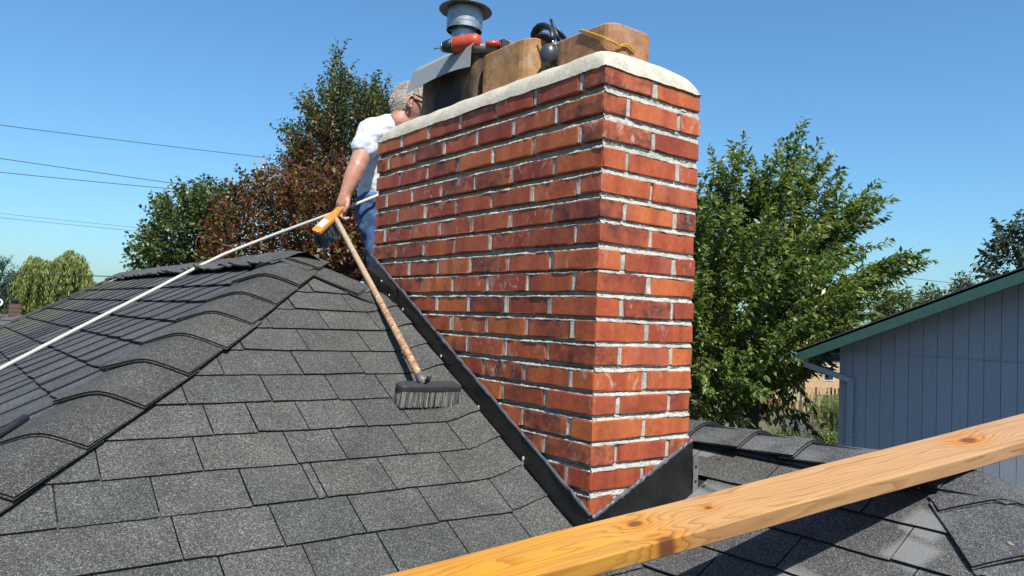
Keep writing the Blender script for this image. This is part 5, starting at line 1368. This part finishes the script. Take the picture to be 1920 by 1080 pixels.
for s in (-.9, .9): MB().bbox(A0 + wd_ * s - .06 - (0, 0, A0[2] - GZ - .0), A0 + wd_ * s + np.array([.06, .06, -.09])).build('post', M_BROWN, aw)
# board fence at the back of the garden
fn = thing('garden_fence', 'weathered board fence at the back of the garden', 'fence', on_ground(px(1500, 800, 48)))
for k in range(-14, 15):
    p = on_ground(px(1500, 800, 48)) + wd_ * k * .24; h = 1.55 + .03 * (k % 3)
    MB().bbox(p - (.11, .012, 0), p + (.11, .012, h)).build('board', M_TANH if k % 4 else M_BROWN, fn)
# left: neighbour's grey roof with chimney and dish
lh = thing('grey_roofed_house', 'low grey shingled roof with a brown chimney at far left below the willow', 'house', on_ground(px(0, 600, 24)))
ld = unit((CR[0][0], CR[0][1], 0)); lb = np.array([-ld[1], ld[0], 0]); P0 = px(-20, 588, 25)
V = [P0 - ld * 8, P0 + ld * 2.2, P0 + ld * 3.4 - lb * 5 - np.array([0, 0, 2.3]), P0 - ld * 8 - lb * 5 - np.array([0, 0, 2.3]), P0 + ld * 3.4 + lb * 5 - np.array([0, 0, 2.3]), P0 - ld * 8 + lb * 5 - np.array([0, 0, 2.3])]
o = MB()
for k in range(14):     # courses of shingles
    t0, t1 = k / 14, (k + 1.25) / 14; o.add([V[0] * (1 - t0) + V[3] * t0, V[1] * (1 - t0) + V[2] * t0, V[1] * (1 - t1) + V[2] * t1 + np.array([0, 0, .03]), V[0] * (1 - t1) + V[3] * t1 + np.array([0, 0, .03])], [(0, 3, 2, 1)])
o.add([V[0], V[1], V[4], V[5]], [(0, 1, 2, 3)]); o.add([V[1], V[2], V[4]], [(0, 1, 2)]); o.build('roof', M_GREYR, lh)
wv_ = [p * 1.0 for p in (V[3] + lb * .4, V[2] + lb * .4 - ld * .5, V[4] - lb * .4 - ld * .5, V[5] - lb * .4)]; vv = wv_ + [on_ground(p) for p in wv_]
obj('wall', vv, [(0, 1, 5, 4), (1, 2, 6, 5), (2, 3, 7, 6), (3, 0, 4, 7)], M_WHITEH, lh)
cb = px(27, 586, 25.0); ch_ = MB()
for k in range(6):
    ch_.bbox(cb + np.array([-.17, -.17, -.5 + .13 * k]), cb + np.array([.17, .17, -.5 + .13 * k + .115]), 0)
ch_.bbox(cb + np.array([-.16, -.16, -1.2]), cb + np.array([.16, .16, .28])); c1 = ch_.build('chimney', M_BROWN, lh)
MB().lathe(cb + np.array([0, 0, .27]), (0, 0, 1), [(.10, 0), (.10, .10), (.15, .11), (.15, .15), (.02, .19)], 14).build('chimney_cap', M_BLKPL, c1)
ds = thing('satellite_dish', 'white ring shaped dish at the left edge above the grey roof', 'satellite dish', px(-2, 590, 24.5))
dcn = px(-3, 567, 24.5); MB().lathe(dcn, unit(CP - dcn + np.array([0, 0, 1.0])), [(.07, -.012), (.10, -.012), (.125, .0), (.13, .01), (.12, .012), (.085, .0), (.07, -.012)], 24).build('reflector', M_WHITEH, ds, True)
MB().tube([dcn, px(-2, 592, 24.5)], .018, 8).build('mast', M_WHITEH, ds)

# ------------------------------------------------------------------ utility pole and wires
pw = thing('utility_pole', 'grey utility pole top sticking out above the red plum tree', 'utility pole', on_ground(px(494.5, 360, 46)))
pt_ = px(494.5, 296, 46); MB().tube([on_ground(pt_), pt_ + np.array([0, 0, -3]), pt_], [.13, .10, .085], 10).build('pole', M_POLE, pw, True)
for z in (.55, 1.3): MB().tube([pt_ - np.array([0, 0, z]), pt_ - np.array([0, 0, z + .12])], .105, 10).build('steel_band', M_STEEL, pw, True)
MB().tube([pt_, pt_ + np.array([0, 0, .18])], [.03, .05], 8).build('insulator', M_GREYPL, pw, True)
def wire(name, label, pts, D, rad, sag=0.0, group='overhead cables'):
    P = []
    for i in range(len(pts) - 1):
        a, b = np.array(pts[i], float), np.array(pts[i + 1], float)
        for s in np.linspace(0, 1, 13)[:-1]: P.append(px(*(a + (b - a) * s + np.array([0, sag * 4 * s * (1 - s)])), D[i] + (D[i + 1] - D[i]) * s))
    P.append(px(*pts[-1], D[-1]))
    tag(MB().tube(P, rad, 5).build(name, M_WIRE, None, True, at=P[0]), label, 'cable', group)
wire('overhead_cable', 'topmost cable, running from the left edge to the utility pole', [(-500, 165), (494, 295)], [30, 46], .017, 4)
wire('overhead_cable', 'short cable end from the utility pole into the trees', [(494, 295), (700, 330)], [46, 52], .018, 2)
wire('overhead_cable', 'second cable from the top, ending at the green tree', [(-500, 222), (520, 371)], [28, 42], .016, 2)
wire('overhead_cable', 'third cable from the top, close below the second', [(-500, 268), (520, 372)], [28, 42], .016, 4)
wire('overhead_cable', 'upper of the two faint thin cables in the middle of the left sky', [(-500, 345), (400, 441)], [75, 90], .017, 2)
wire('overhead_cable', 'lower of the two faint thin cables in the middle of the left sky', [(-500, 355), (400, 447)], [75, 90], .019, 2)
wire('overhead_cable', 'low cable crossing in front of the willow', [(-500, 492), (196, 518), (420, 523)], [22, 26, 28], .017, 1)
wire('overhead_cable', 'thin cable between the cherry tip and the oak at right', [(1560, 500), (1790, 531), (1960, 545)], [60, 66, 70], .022, 2)
